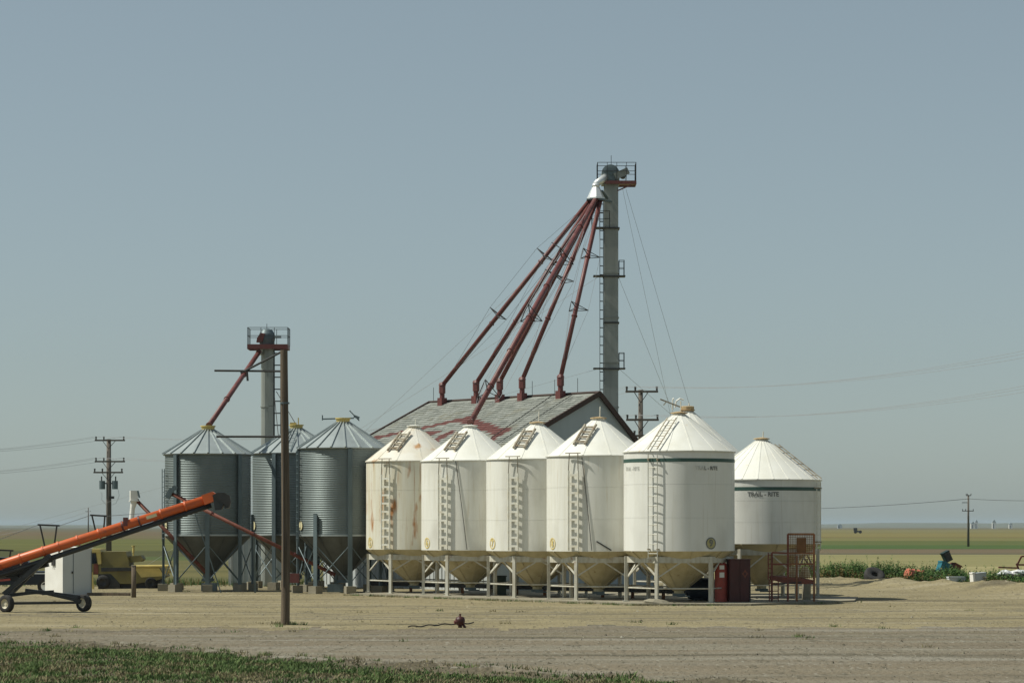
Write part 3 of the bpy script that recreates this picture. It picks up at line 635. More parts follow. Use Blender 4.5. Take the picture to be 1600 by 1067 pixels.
ladder(es, 'tower_ladder', (.55, -.05, 3), (.55, -.05, zt - .05), (1, 0, 0), .34, .06, .03, 15, M_dark)
g1t = Vector((g1.location.x + .05, g1.location.y, zpx(671, 121) + .2)) - es.location
spout(es, (-.35, -.15, zt - .25), g1t, .12, M_spout)
MB().tube((-.12, 0, zt + .1), (-.42, -.2, zt - .38), .16, 10).build('elbow', M_bright, es)
g2t = Vector((g2.location.x, g2.location.y, zpx(664, 126))) - es.location
rod('guy_wire', es, (.5, -.1, zpx(612, SD)), g2t, .02, M_dark, 5)
rod('guy_wire', es, (.4, -.1, zpx(620, SD)), g2t + Vector((-.9, .6, -.9)), .02, M_dark, 5)

# ------------------------------------------------------------------ bare wooden pole with steel arms
d = 79.0; pp = P(445, 976, d); pole = thing('wooden_pole', 'tall bare brown wooden pole with dark steel arms in the foreground', 'pole', (pp.x, d, 0))
ph_ = zpx(547, d)
mb = MB(); pr = []
for i in range(25):
    t = i / 24; pr.append((.137 - .022 * t + .004 * noise.noise(Vector((i * .7, 2, 0))), -.4 + (ph_ + .4) * t))
mb.lathe(pr, 18, split=False); mb.lathe([(pr[-1][0], ph_), (0, ph_ + .01)], 18)
mb.v = [(X_ + .03 * math.sin((Z_ + 1) * .45), Y_, Z_) for X_, Y_, Z_ in mb.v]
mb.build('pole_shaft', M_wood, pole, True)
def lp(x, y, dd=d): q = P(x, y, dd); return (q.x - pp.x, dd - d, q.z)
rod('arm', pole, lp(335, 579), lp(441, 580), .032, M_dark); rod('arm', pole, lp(338, 682), lp(441, 682), .034, M_dark)
rod('arm_brace', pole, lp(376, 583), lp(441, 549), .034, M_dark); rod('hanging_stub', pole, lp(386, 582), lp(387, 595), .034, M_dark)
MB().tube((0, 0, zpx(631, d)), (0, 0, zpx(631, d) + .05), .15, 12).build('pole_band', M_galvd, pole)
bar('conduit', pole, (-.03, -.14, 1.2), (-.03, -.13, zpx(631, d)), .03, .03, M_gpole)

# ------------------------------------------------------------------ orange grain auger on wheels
d = 91.0; o0 = P(71, 956, d); au = thing('grain_auger', 'orange grain auger on two wheels with black hooded discharge end', 'auger', (o0.x, d, 0))
def al(x, y, dd=d): q = P(x, y, dd); return Vector((q.x - o0.x, dd - d, q.z))
A0, A1 = al(-210, 949), al(333, 777)
tb = MB().tube(A0, A1, .165, 20).build('auger_tube', M_orange, au, True)
for x in (-60, 0, 32, 68, 92, 122, 155, 192, 218, 252, 290):
    t = (x + 210) / 543; c = A0.lerp(A1, t); dd_ = (A1 - A0).normalized()
    MB().tube(c - dd_ * .03, c + dd_ * .03, .19, 20).build('tube_clamp', M_orange if x not in (192, 218) else M_spout, tb)
MB().prism([(0, -.17), (.34, -.14), (.55, .02), (.40, .2), (0, .19)], A1 + (A1 - A0).normalized() * -.35 + Vector((0, -.19, 0)), (A1 - A0).normalized(), Vector((-.307, 0, .952)), (0, 1, 0), .38).build('discharge_head', M_orange, au)
cc = al(346, 784)
hoodp = [(a * .93, b * .93) for a, b in [(-.30, .22), (-.1, .33), (.12, .33), (.30, .22), (.35, .02), (.30, -.22), (.16, -.26), (.12, -.05), (.02, -.3), (-.22, -.32)]]
MB().prism(hoodp, cc + Vector((0, -.23, 0)), (1, 0, 0), (0, 0, 1), (0, 1, 0), .46).build('rubber_hood', M_black, au)
MB().prism([(a * 1.12, b * 1.05 + .01) for a, b in hoodp[:6]], cc + Vector((0, -.26, 0)), (1, 0, 0), (0, 0, 1), (0, 1, 0), .03).build('hood_flange', M_dark, au)
# lower drive pipe, frame
dn = (A1 - A0).normalized(); off = Vector((.12, 0, -.36))
MB().tube(al(-205, 966), al(330, 789), .095, 14).build('under_pipe', M_black, au, True)
for x in (32, 92, 125, 190, 250): 
    t = (x + 210) / 543; c = A0.lerp(A1, t); rod('pipe_hanger', au, c + Vector((0, 0, -.15)), c + Vector((.03, 0, -.42)), .03, M_rim, 6)
for x, y0, y1, xw in ((76, 820, 862, 17), (154, 805, 832, 13), (6, 859, 882, 15)):
    b_ = MB(); T0, T1 = al(x - xw - (0 if x != 6 else 4), y0 - .5), al(x + xw, y0 + 1)
    b_.bar(T0, T1, .06, .06); b_.bar(T0.lerp(T1, .1), al(x - 4, y1), .05, .05); b_.bar(T0.lerp(T1, .88), al(x + 8, y1 - 4), .05, .05)
    b_.build('truss_post', M_dark, au)
mb = MB().path([al(-100, 880), al(76 - 17, 820), al(76 + 17, 821), al(154 - 13, 805), al(167, 806), al(250, 800)], .012, 4); mb.build('truss_cable', M_wire, au)
# undercarriage: two wheels, axle, A-frame and lift arms
W1, W2 = al(10, 943, 90.4), al(131, 943, 91.4)
for Wc in (W1, W2):
    r0 = .31
    wh = MB().lathe([(.17, -.10), (.27, -.12), (r0, -.08), (r0, .08), (.27, .12), (.17, .10)], 26, split=False).build('wheel', M_rub, au, True)
    wh.matrix_basis = Matrix.Translation((Wc.x, Wc.y, r0 + .01)) @ Matrix.Rotation(R(-33), 4, 'Z') @ Matrix.Rotation(R(90), 4, 'X')
    MB().lathe([(0, .05), (.06, .05), (.07, .02), (.14, .04), (.18, .09), (.18, -.09), (.0, -.06)], 20).build('rim', M_rim, wh, True)
ax1, ax2 = Vector((W1.x + .12, W1.y + .1, .33)), Vector((W2.x - .1, W2.y + .1, .33))
bar('axle', au, ax1, ax2, .09, .09, M_black)
MB().bar(ax2 + Vector((0, -.05, .05)), al(62, 924, 91.2), .12, .12).bar(ax2 + Vector((-.02, .12, .18)), al(40, 922, 91.9), .13, .14).bar(al(62, 924, 91.2), al(12, 930, 91), .12, .12).bar(ax1, al(12, 930, 91), .1, .1).bar(al(66, 926, 91.2), al(84, 925, 91.2), .14, .16).build('chassis', M_black, au)
MB().bar(al(6, 928, 90.8), al(78, 868, 90.8), .14, .17).bar(al(14, 930, 91.6), al(78, 866, 91.3), .12, .16).bar(al(-30, 905, 91), al(82, 874, 91), .1, .16).build('lift_arm', M_black, au)
MB().bar(al(-25, 905, 91.3), al(75, 880, 91.3), .3, .22).box(al(40, 894, 91.5), (.5, .4, .3)).box(al(22, 902, 91.5), (.45, .4, .25)).build('drive_box', M_black, au)
bar('hitch_arm', au, al(-60, 912, 90.6), al(16, 905, 90.6), .07, .07, M_redp)
v_, f_ = ringpts(.002, .1, 12); lab = A0.lerp(A1, (240 + 210) / 543)
bar('label_plate', tb, lab - dn * .19 + Vector((-.05, -.172, .0)), lab + dn * .19 + Vector((-.05, -.172, .0)), .012, .11, M_pale)
MB().box(A0.lerp(A1, (197 + 210) / 543) + Vector((0, -.1, .12)), (.16, .2, .3)).build('bearing_block', M_spout, au)

# ------------------------------------------------------------------ red unloading augers under the steel bins
def red_auger(label, p0, p1, r, wheelx=None):
    b_ = Vector((p1.x, p1.y, 0)); t = thing('unload_auger', label, 'auger', b_)
    tb = MB().tube(p0 - b_, p1 - b_, r, 14).build('auger_tube', M_redf, t, True); dn = (p1 - p0).normalized()
    for k in (.0, .25, .5, .75, .98):
        c = (p0 - b_).lerp(p1 - b_, k); MB().tube(c - dn * .03, c + dn * .03, r + .025, 14).build('tube_flange', M_spout, tb)
    MB().box((0, 0, .22), (.7, .5, .36)).build('intake_box', M_galvd, t)
    return t, (lambda q: q - b_)
ra, L_ = red_auger('red unloading auger with a white square discharge box at its top', P(214, 782, 119.3), P(327, 899, 119.6), .085)
wb = L_(P(209, 774, 119.3))
MB().box(wb, (.34, .36, .46), .25).box(wb + Vector((0, 0, -.25)), (.42, .46, .04), .25).build('discharge_box', M_whut, ra)
MB().bar(wb + Vector((.20, -.05, .22)), wb + Vector((.27, -.05, -.1)), .26, .05).build('motor_bracket', M_galvd, ra)
MB().tube(wb + Vector((.02, 0, -.25)), wb + Vector((-.06, 0, -.6)), .16, 12, .115).tube(wb + Vector((-.06, 0, -.6)), wb + Vector((-.16, 0, -1.7)), .115, 12).build('down_spout', M_whut, ra)
rb, L_ = red_auger('long red unloading auger rising leftwards across the fronts of the steel bins', P(266, 770, 117.0), P(524, 898, 117.4), .085)
wb = L_(P(266, 768, 117.0))
MB().bar(wb + Vector((-.14, 0, -.28)), wb + Vector((.1, 0, .14)), .34, .22).tube(wb + Vector((.2, -.12, .18)), wb + Vector((.2, .22, .18)), .11, 10).build('motor', M_galvd, rb)
MB().bar(L_(P(397, 836, 117.2)), Vector((L_(P(397, 0, 117.2)).x, .3, 0)), .08, .08).bar(L_(P(300, 788, 117.2)), Vector((L_(P(345, 0, 117.2)).x, -.1, 0)), .05, .05).build('support_leg', M_galvd, rb)
MB().box(L_(Vector((P(457, 0, 117).x, 117.1, zpx(903, 117)))), (.62, .5, .42)).build('engine_box', M_spout, rb)

# ------------------------------------------------------------------ small white hut
hc = P(98, 930, 112.5); hut = thing('white_hut', 'small white square hut, shaded walls coloured grey, behind the orange auger wheels', 'hut', (hc.x, 112.5, 0))
e1 = Vector((-.98, 1.10, 0)); e2 = Vector((1.12, .98, 0)); hh = 2.05
def quadwall(nm, p, a, h, m): 
    nn = a.cross(Vector((0, 0, 1))).normalized()
    return MB().prism([(0, 0), (a.length, 0), (a.length, h), (0, h)], p, a.normalized(), (0, 0, 1), -nn, .06).build(nm, m, hut)
quadwall('wall', Vector((0, 0, 0)) + e1, -e1, hh, M_whut); wl = quadwall('wall', Vector((0, 0, 0)), e2, hh, M_ghut)  # white for lit walls, grey for shaded ones: shade put into the colour
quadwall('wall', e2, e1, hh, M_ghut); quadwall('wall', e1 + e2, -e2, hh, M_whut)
MB().add([(0, 0, hh + .002)] + [tuple(x + Vector((0, 0, hh + .002))) for x in (e2, e1 + e2, e1)] + [(-.0, -.08, hh + .07), tuple(e2 * 1.06 + Vector((0, -.0, hh + .07))), tuple((e1 + e2) * 1.05 + Vector((0, 0, hh + .1))), tuple(e1 * 1.08 + Vector((0, 0, hh + .07)))], UB_F).build('roof', M_whut, hut)
nn2 = e2.cross(Vector((0, 0, 1))).normalized()
for k in (.36, .98): bar('door_edge', wl, e2 * k + nn2 * .01 + Vector((0, 0, .1)), e2 * k + nn2 * .01 + Vector((0, 0, hh - .1)), .02, .03, M_galvd)
box('door_latch', wl, e2 * .32 + nn2 * .03 + Vector((0, 0, 1.02)), (.06, .06, .10), M_dark)
nn1 = Vector((-1.10, -.98, 0)).normalized(); c1 = e1 * .5
MB().prism([(-.13, 1.32), (.13, 1.32), (.13, 1.72), (-.13, 1.72)], c1 + nn1 * .03, -e1.normalized(), (0, 0, 1), nn1, .02).build('vent_panel', M_dark, hut)
tv, tf = text_pts('-- ---', .12); ax_ = -e1.normalized()
MB().add([c1 + nn1 * .012 + ax_ * a + Vector((0, 0, 1.2 + b)) for a, b, _ in tv], tf).build('lettering', M_letter, hut)

# ------------------------------------------------------------------ dark parked pickup, mostly behind the auger
tk = thing('pickup_truck', 'dark navy pickup truck parked behind the orange auger beside the white hut', 'truck', (P(18, 0, 116).x, 116, 0), rz=R(8))
MB().prism([(-2.6, .42), (2.35, .42), (2.42, .95), (2.3, 1.02), (-2.6, 1.02)], (0, -.9, 0), (1, 0, 0), (0, 0, 1), (0, 1, 0), 1.8).build('body', M_blue, tk)
cabo = MB().prism([(-.7, 1.02), (1.15, 1.02), (.62, 1.62), (-.5, 1.65)], (0, -.8, 0), (1, 0, 0), (0, 0, 1), (0, 1, 0), 1.6).build('cab', M_blue, tk)
for x0, x1 in ((-.5, .08), (.16, .86)):
    MB().prism([(x0, 1.07), (x1, 1.07), (x1 - (.34 if x1 > .5 else .02), 1.55), (x0 + .05, 1.55)], (0, -.802, 0), (1, 0, 0), (0, 0, 1), (0, -1, 0), .01).build('window', M_glass, cabo)
MB().box((0, -.91, .93), (4.6, .03, .05)).build('chrome_strip', M_bright, tk)
for x in (-1.7, 1.55):
    for y in (-.8, .8):
        wh = MB().lathe([(.2, -.12), (.33, -.12), (.36, -.08), (.36, .08), (.33, .12), (.2, .12)], 22, split=False).build('wheel', M_rub, tk, True); wh.matrix_basis = Matrix.Translation((x, y, .36)) @ Matrix.Rotation(R(90), 4, 'X')
        MB().lathe([(0, .06), (.21, .11), (.21, -.11), (0, -.06)], 16).build('rim', M_bright, wh, True)
for y in (-.65, .65): box('tail_lamp', tk, (2.42, y, .8), (.03, .2, .16), M_redp)

# ------------------------------------------------------------------ old yellow harvester
hv = thing('combine_harvester', 'old faded yellow combine harvester left of the steel bins', 'harvester', (P(205, 0, 125.5).x, 125.5, 0))
def hl(x, y, dd=125.5): q = P(x, y, dd); return Vector((q.x - hv.location.x, dd - 125.5, q.z))
def hprism(nm, pts, y0, t, m, par=None): return MB().prism([(hl(a, b).x, hl(a, b).z) for a, b in reversed(pts)], (0, y0, 0), (1, 0, 0), (0, 0, 1), (0, 1, 0), t).build(nm, m, par or hv)
hprism('body', [(160, 884), (252, 884), (262, 900), (248, 906), (215, 911), (190, 911), (175, 897), (160, 897)], -.9, 1.9, M_olive)
hprism('grain_tank', [(163, 861), (200, 861), (205, 876), (205, 884), (160, 884)], -.8, 1.7, M_olive)
cb = hprism('cab', [(140, 862), (160, 861), (163, 880), (160, 897), (139, 897)], -.85, 1.5, M_olive)
hprism('cab_roof', [(138, 857), (161, 857), (163, 862), (138, 863)], -.95, 1.7, M_yell, cb)
hprism('cab_post', [(155, 862), (162, 862), (163, 880), (158, 881)], -.93, .1, M_yell, cb)
hprism('window', [(141, 864), (154, 864), (156, 879), (141, 881)], -.87, .03, M_glass, cb)
hprism('door_panel', [(151, 880), (158, 880), (158, 896), (151, 896)], -.88, .04, M_redf, cb)
hprism('ladder_guard', [(141, 893), (150, 893), (153, 920), (150, 920), (147, 898), (141, 897)], -1.1, .08, M_yell)
hprism('engine_deck', [(200, 869), (222, 867), (226, 873), (222, 877), (200, 879)], -.5, 1.0, M_olive)
rod('unloading_tube', hv, hl(208, 884.5, 124.4), hl(268, 884, 124.4), .065, M_yell); 
MB().tube(hl(208.5, 871, 125.2), hl(208.5, 862, 125.2), .035, 8).tube(hl(208.5, 863, 125.2), hl(208.5, 853.5, 125.2), .055, 10).tube(hl(208.5, 853.5, 125.2), hl(208.5, 852, 125.2), .09, 10).build('exhaust_stack', M_yell, hv)
hprism('side_panel', [(215, 887), (253, 887), (260, 899), (225, 901)], -.94, .05, M_yell)
hprism('belt_guard', [(163, 886), (213, 886), (213, 891), (163, 892)], -.97, .07, M_dark)
hprism('straw_hood', [(262, 884), (266, 888), (268, 892), (262, 896)], -.6, 1.2, M_yell)
hprism('shade_skirt', [(158, 896), (178, 896), (192, 911), (192, 919), (158, 919)], -.92, 1.8, M_dark)  # dark panel added for the shade underneath the machine
hprism('shade_skirt_rear', [(190, 910), (216, 910), (250, 905), (256, 912), (230, 919), (192, 919)], -.7, 1.4, M_dark)  # second dark panel, carries the underside shade rearwards
for x, r_ in ((166, .34), (240, .28)):
    for y in (-.85, .85):
        c = hl(x, 905); wh = MB().lathe([(r_ * .5, -.17), (r_ * .9, -.18), (r_, -.1), (r_, .1), (r_ * .9, .18), (r_ * .5, .17)], 24, split=False).build('wheel', M_rub, hv, True); wh.matrix_basis = Matrix.Translation((c.x, y, r_)) @ Matrix.Rotation(R(90), 4, 'X')
        MB().lathe([(0, .05), (r_ * .52, .14), (r_ * .52, -.14), (0, -.05)], 16).build('rim', M_dark, wh, True)  # rims coloured dark so the wheels sit in the underside shade

# ------------------------------------------------------------------ posts
d = 109.8; q = P(209, 933, d); st = thing('short_post', 'short dark wooden post in front of the yellow harvester', 'post', (q.x, d, 0))
MB().tube((0, 0, -.2), (0, 0, zpx(884, d)), .105, 14, .10).build('post_shaft', M_wood, st, True)
MB().tube((0, 0, zpx(884, d)), (0, 0, zpx(882.6, d)), .115, 14, .09).build('post_cap', M_gpole, st)
tim = MB().bar((P(137, 0, 113).x, 113, .06), (P(203, 0, 112.6).x, 112.6, .06), .2, .13).build('ground_timber', M_wood); tag(tim, 'dark weathered timber lying on the gravel before the yellow harvester', 'timber')

# ------------------------------------------------------------------ dark clutter under the white bins
cv = thing('drag_conveyor', 'long dark drag conveyor on stub legs running beneath the white hopper bins', 'conveyor', (0, 0, 0))
cvA, cvB = Vector((-6.4, 118.4, .42)), Vector((9.2, 101.6, .42)); cv.location = ((cvA + cvB) / 2 - Vector((0, 0, .42))); cl = cv.location
cm = (cvB - cvA).normalized()
bar('trough', cv, cvA - cl, cvB - cl, .34, .20, M_dark)
for i in range(13): bar('stub_leg', cv, cvA.lerp(cvB, (i + .5) / 13) - cl + Vector((0, 0, -.08)), cvA.lerp(cvB, (i + .5) / 13) - cl + Vector((0, 0, -.36)), .13, .22, M_rust)
gb = thing('green_crate', 'dark green tin box standing under the hopper of bin 7', 'box', (P(782, 0, 110.6).x, 110.6, PZ), rz=.2)
MB().box((0, 0, .40), (.42, .42, .80)).build('box_body', M_dgreen, gb); MB().box((0, 0, .83), (.48, .48, .05)).build('box_lid', M_dgreen, gb)
dk = thing('fuel_drum', 'dark blue round tank lying in the shade under bin 9', 'tank', (P(1096, 0, 103).x, 103, PZ))
MB().lathe([(0, -.6), (.3, -.6), (.42, -.5), (.45, -.4), (.45, .4), (.42, .5), (.3, .6), (0, .6)], 24).build('tank_shell', M_navy, dk, True).matrix_basis = Matrix.Translation((0, 0, .46)) @ Matrix.Rotation(R(70), 4, 'Z') @ Matrix.Rotation(R(90), 4, 'X')
MB().box((-.25, 0, .03), (.1, .9, .06)).box((.25, 0, .03), (.1, .9, .06)).build('cradle', M_dark, dk)
rock = MB().lathe([(0, .22), (.25, .18), (.42, .02), (.4, -.1)], 9).build('broken_slab', M_conc); rock.location = (P(1028, 0, 99.6).x, 99.6, PZ); rock.rotation_euler = (.05, .12, .4); rock.scale = (1.5, 1, .7)
tag(rock, 'broken pale concrete lump at the foot of bin 9', 'rubble')

# ------------------------------------------------------------------ red pump, cabinet, platform, concrete pillar
d = 101.2; q = P(1127, 0, d); pu = thing('fuel_pump', 'tall red pump column with white labels beside bin 9', 'pump', (q.x, d, PZ))
MB().lathe([(.26, 0), (.26, 1.38), (.22, 1.5), (.12, 1.58), (0, 1.6)], 22).build('column', M_redp, pu, True)
for z_, h_ in ((1.36, .16), (1.06, .2)):
    MB().lathe([(.265, z_ - h_ / 2), (.265, z_ + h_ / 2)], 5, R(-20), R(22)).build('label_plate', M_whut, pu)
bar('white_post', pu, (-.32, .1, 0), (-.32, .1, 1.25), .09, .09, M_rim)
d = 100.9; q = P(1156, 0, d); cabt = thing('red_cabinet', 'dark maroon steel cabinet with a faint diamond emblem beside the red pump', 'cabinet', (q.x, d, PZ - .02), rz=R(6))
MB().box((0, .3, .84), (.84, .62, 1.66)).build('cabinet_body', M_cab, cabt)
for x in (-.21, .21): MB().box((x, -.022, .86), (.40, .03, 1.58)).build('door', M_cab, cabt)
MB().box((0, .3, 1.69), (.92, .7, .04)).build('top', M_cab, cabt); bar('corner_post', cabt, (.40, -.06, -.1), (.40, -.06, 1.0), .04, .04, M_dark)
dm = [(0, .17), (.045, .08), (.13, .0), (.05, -.07), (0, -.18), (-.05, -.07), (-.13, 0), (-.045, .08)]
MB().add([(.2 + a * 1.0, -.042, 1.13 + b) for a, b in dm] + [(.2 + a * .55, -.042, 1.13 + b * .55) for a, b in dm], [(i, (i + 1) % 8, 8 + (i + 1) % 8, 8 + i) for i in range(8)]).build('emblem', M_redf, cabt)
d = 101.6; pfm = thing('steel_platform', 'rusty red steel loading platform with mesh-panelled frame at the right end', 'platform', (P(1236, 0, d).x, d, 0))
def fl(x, y, dd=d): q = P(x, y, dd); return Vector((q.x - pfm.location.x, dd - d, q.z))
D2 = d + 1.5
deck = MB().add([fl(1203, 899), fl(1231, 906), fl(1272, 906), fl(1240, 899, D2), fl(1203, 905), fl(1231, 912), fl(1272, 912), fl(1240, 905, D2)], [(0, 1, 2, 3), (7, 6, 5, 4), (0, 4, 5, 1), (1, 5, 6, 2), (2, 6, 7, 3), (3, 7, 4, 0)]).build('deck', M_redf, pfm)
for x, y0, y1 in ((1206, 863, 941), (1231, 834, 944), (1272, 834, 942), (1245, 868, 940)): bar('post', pfm, fl(x, y0), fl(x, y1), .075, .075, M_redf if x < 1240 else M_rust)
for a, b in (((1206, 863), (1231, 864)), ((1206, 881), (1231, 881)), ((1231, 834), (1272, 834)), ((1231, 864), (1272, 864)), ((1231, 881), (1272, 881))): bar('rail', pfm, fl(*a), fl(*b), .07, .07, M_redf if b[0] < 1240 else M_rust)
bar('brace', pfm, fl(1207, 913), fl(1252, 909), .05, .05, M_dark)
ladder(pfm, 'step_ladder', fl(1209, 941, d - .1), fl(1209, 905, d - .1), (1, .2, 0), .36, .04, .02, 3, M_redf)
ladder(pfm, 'side_rail', fl(1203, 905, d - .05), fl(1203, 863, d - .05), (1, .1, 0), .14, .045, .02, 6, M_redf)
MB().box(fl(1222, 942.5, d - .25) , (1.1, .5, .09), -.1).build('base_plate', M_redf, pfm)
mm = MB()
for i in range(15): a = 1232.5 + i * 2.7; mm.bar(fl(a, 835, d + .02), fl(a, 904, d + .02), .016, .016)
for i in range(24): a = 836 + i * 2.85; mm.bar(fl(1231, a, d + .02), fl(1272, a, d + .02), .016, .016)
mm.build('wire_mesh', M_rust, pfm)
bx2 = MB().box(fl(1252, 852, d + .12), (.36, .2, .62)).build('junction_box', mat('ochre_box', (.22, .11, .035), (.16, .085, .03), .7), pfm)
for x, y, z_ in ((1238, 889, 0), (1258, 890, 0)):
    c = fl(x, y, d + .7); MB().lathe([(0, .42), (.1, .4), (.2, .2), (.22, 0), (0, -.02)], 12, c=(c.x, c.y, fl(1240, 899, d + .7).z - .05)).build('sack', M_pale, pfm, True)
pl = MB().box((P(1260, 0, 104).x, 104, zpx(905, 104) / 2), (.30, .3, zpx(905, 104)), .1).box((P(1260, 0, 104).x, 104, .04), (.9, .7, .1)).build('concrete_pillar', M_conc); tag(pl, 'square concrete pillar standing under the rusty red platform', 'pillar')

# ------------------------------------------------------------------ red standpipe and hose in the foreground
d = 77.3; q = P(719, 981, d); hy = thing('red_standpipe', 'small dark red standpipe on the gravel before the white bins', 'standpipe', (q.x, d, gh(q.x, d)))
MB().lathe([(.06, 0), (.065, .06), (.10, .08), (.13, .12), (.15, .2), (.145, .26), (.11, .32), (.05, .34), (.02, .345)], 18).build('barrel', M_cab, hy, True)
MB().tube((0, 0, .34), (0, 0, .41), .025, 8).box((0, 0, .40), (.06, .05, .04)).build('valve_stem', M_spout, hy)
MB().tube((-.10, -.06, .17), (-.18, -.08, .16), .055, 10).build('outlet', M_spout, hy); MB().tube((.05, 0, .18), (.15, -.06, .0), .04, 8).build('kick_leg', M_cab, hy)
pts = []
for i in range(21):
    t = i / 20; x = P(640, 0, 78).x + t * (P(740, 0, 80).x - P(640, 0, 78).x); y = 76.9 + t * 3.2; pts.append((x, y, gh(x, y) + .035 + .02 * math.sin(i * 1.3)))
ho = MB().path(pts, .019, 6).build('black_hose', M_rub); tag(ho, 'black rubber hose lying across the gravel by the red standpipe', 'hose')

# ------------------------------------------------------------------ utility poles and lines
def upole(label, x, ytop, d, r, arms, braces=True, xw=26):
    q = P(x, 0, d); t = thing('utility_pole', label, 'utility pole', (q.x, d, -.2)); zt_ = zpx(ytop, d) + .2
    MB().tube((0, 0, 0), (0, 0, zt_), r * 1.15, 10, r * .85).build('pole_shaft', M_gpole, t, True)
    tips = []
    for y, xl, xr in arms:
        z = zpx(y, d) + .2; xl_, xr_ = (xl - x) * d / F, (xr - x) * d / F
        A = bar('crossarm', t, (xl_, -r - .06, z), (xr_, -r - .06, z), .11, .12, M_gpole); row = []
        for k in (.04, .30, .96):
            X_ = xl_ + (xr_ - xl_) * k
            MB().tube((X_, -r - .06, z + .06), (X_, -r - .06, z + .30), .05, 8, .07).build('insulator', M_dark, t); row.append(Vector((q.x + X_, d - r - .06, z + .1)))
        tips.append(row)
        if braces:
            for e in (xl_ * .45, xr_ * .45): bar('arm_brace', t, (e, -r - .05, z), (0, -r, z - .65), .03, .04, M_dark)
    return t, tips
upL, tipL = upole('utility pole with three crossarms and two transformers left of the bins', 170, 686, 200, .20, [(688, 149, 196), (721, 149, 196), (738, 147, 193)])
for s_ in (-1, 1):
    c = (s_ * .50, -.1, zpx(757, 200) + .2); T = MB().tube((c[0], c[1], c[2] - .35), (c[0], c[1], c[2] + .30), .23, 14).build('transformer', M_galvd, upL)
    rod('bushing', T, (c[0] + .05 * s_, c[1], c[2] + .3), (c[0] + .05 * s_, c[1], c[2] + .65), .05, M_dark); bar('hanger', T, (s_ * .15, -.1, c[2] + .1), (s_ * .4, -.1, c[2] + .1), .1, .1, M_dark)
MB().box((.3, -.2, zpx(777, 200) + .2), (.3, .2, .2)).build('cutout_switch', M_dark, upL)
MB().path([(-.55 + .06 * math.sin(i), -.2, zpx(765, 200) - i * .18) for i in range(4)] + [(-.15, -.2, zpx(785, 200))], .015, 4).path([(.75, -.2, zpx(760, 200)), (.85, -.2, zpx(770, 200)), (.6, -.2, zpx(782, 200)), (.2, -.2, zpx(785, 200))], .015, 4).build('drop_wire', M_wire, upL)
upM, tipM = upole('utility pole with three crossarms just right of the shed gable', 1001, 609, 150, .16, [(612, 977, 1028), (656, 978, 1029), (681, 978, 1022)])
upR, tipR = upole('lone thin utility pole standing in the far green crop at right', 1513, 773, 405, .17, [(774, 1509, 1517), (798, 1503, 1521)], False)
bar('side_bracket', upR, (-1.0, 0, zpx(785, 405) + .2), (0, 0, zpx(785, 405) + .2), .1, .1, M_dark)
upF, tipF = upole('tiny distant utility pole near the horizon on the left', 138, 793, 900, .2, [(799, 134, 142)], False)
def wire(p0, p1, sag, label, r=.012, n=16, m=M_wire):
    p0, p1 = Vector(p0), Vector(p1)
    pts = [p0.lerp(p1, i / n) - Vector((0, 0, sag * 4 * (i / n) * (1 - i / n))) for i in range(n + 1)]
    tag(MB().path(pts, r, 4).build('power_line', m), label, 'power line', 'overhead power lines')
LMR = ('left', 'middle', 'right'); nxt = Vector((34.0, 104, 0))
for k in range(2):
    for j in range(3):
        z = tipM[k][j].z
        wire(tipM[k][j], nxt + Vector((j * .9, 0, z + 2.6 - .15 * j)), 1.7 - .1 * j, 'thin wire from the %s insulator of the %s crossarm running right of the shed' % (LMR[j], ('top', 'second')[k]), .010)
for k in range(2):
    for j in range(3):
        wire(tipL[k][j], tipM[k][j], 1.3, 'thin wire from the %s insulator of the %s crossarm towards the shed pole' % (LMR[j], ('top', 'second')[k]), .010)
        e = Vector((-62 + j * .9, 170, tipL[k][j].z - .2))
        wire(tipL[k][j], e, 1.7, 'thin wire from the %s insulator of the %s crossarm leaving leftwards' % (LMR[j], ('top', 'second')[k]), .010)
T_ = Vector((P(1513, 0, 405).x, 404.6, zpx(779, 405)))
wire(T_, P(1050, 792, 520), 1.0, 'single overhead wire running left from the lone far pole', .045, m=M_dark)
wire(T_, P(1800, 770, 330), .6, 'single overhead wire running right from the lone far pole', .04, m=M_dark)
wire(P(138, 799, 899.7), P(500, 770, 500), 3, 'faint distant wire running right from the tiny far pole', .04)
wire(P(138, 799, 899.7), P(-200, 842, 1100), 5, 'faint distant wire running left from the tiny far pole', .05)

# ------------------------------------------------------------------ junk along the weeds on the right
def gp(x, d, dz=0): q = P(x, 0, d); return Vector((q.x, d, gh(q.x, d) + dz))
c = gp(1366, 137.5); ty = thing('old_tyre', 'worn black tractor tyre lying against the weeds', 'tyre', c)
MB().lathe([(.24, -.16), (.42, -.22), (.54, -.18), (.57, 0), (.54, .18), (.42, .22), (.24, .16)], 28, split=False).build('tyre_casing', M_rub, ty, True).matrix_basis = Matrix.Translation((0, 0, .36)) @ Matrix.Rotation(R(38), 4, 'X') @ Matrix.Rotation(R(10), 4, 'Y')
MB().lathe([(.25, -.15), (.25, .15), (.2, .14), (.2, -.14)], 20).build('rim', M_rub, ty, True).matrix_basis = Matrix.Translation((0, 0, .36)) @ Matrix.Rotation(R(38), 4, 'X') @ Matrix.Rotation(R(10), 4, 'Y')
c = gp(1430, 136); ba = thing('red_barrel', 'faded salmon red barrel lying on its side in the weeds', 'barrel', c)
Mb = Matrix.Translation((0, 0, .42)) @ Matrix.Rotation(R(-62), 4, 'Z') @ Matrix.Rotation(R(84), 4, 'X')
MB().lathe([(0, -.5), (.34, -.5), (.36, -.48), (.34, -.2), (.365, -.17), (.34, -.14), (.34, .14), (.365, .17), (.34, .2), (.36, .48), (.34, .5), (0, .48)], 22).build('drum_shell', M_salmon, ba, True).matrix_basis = Mb
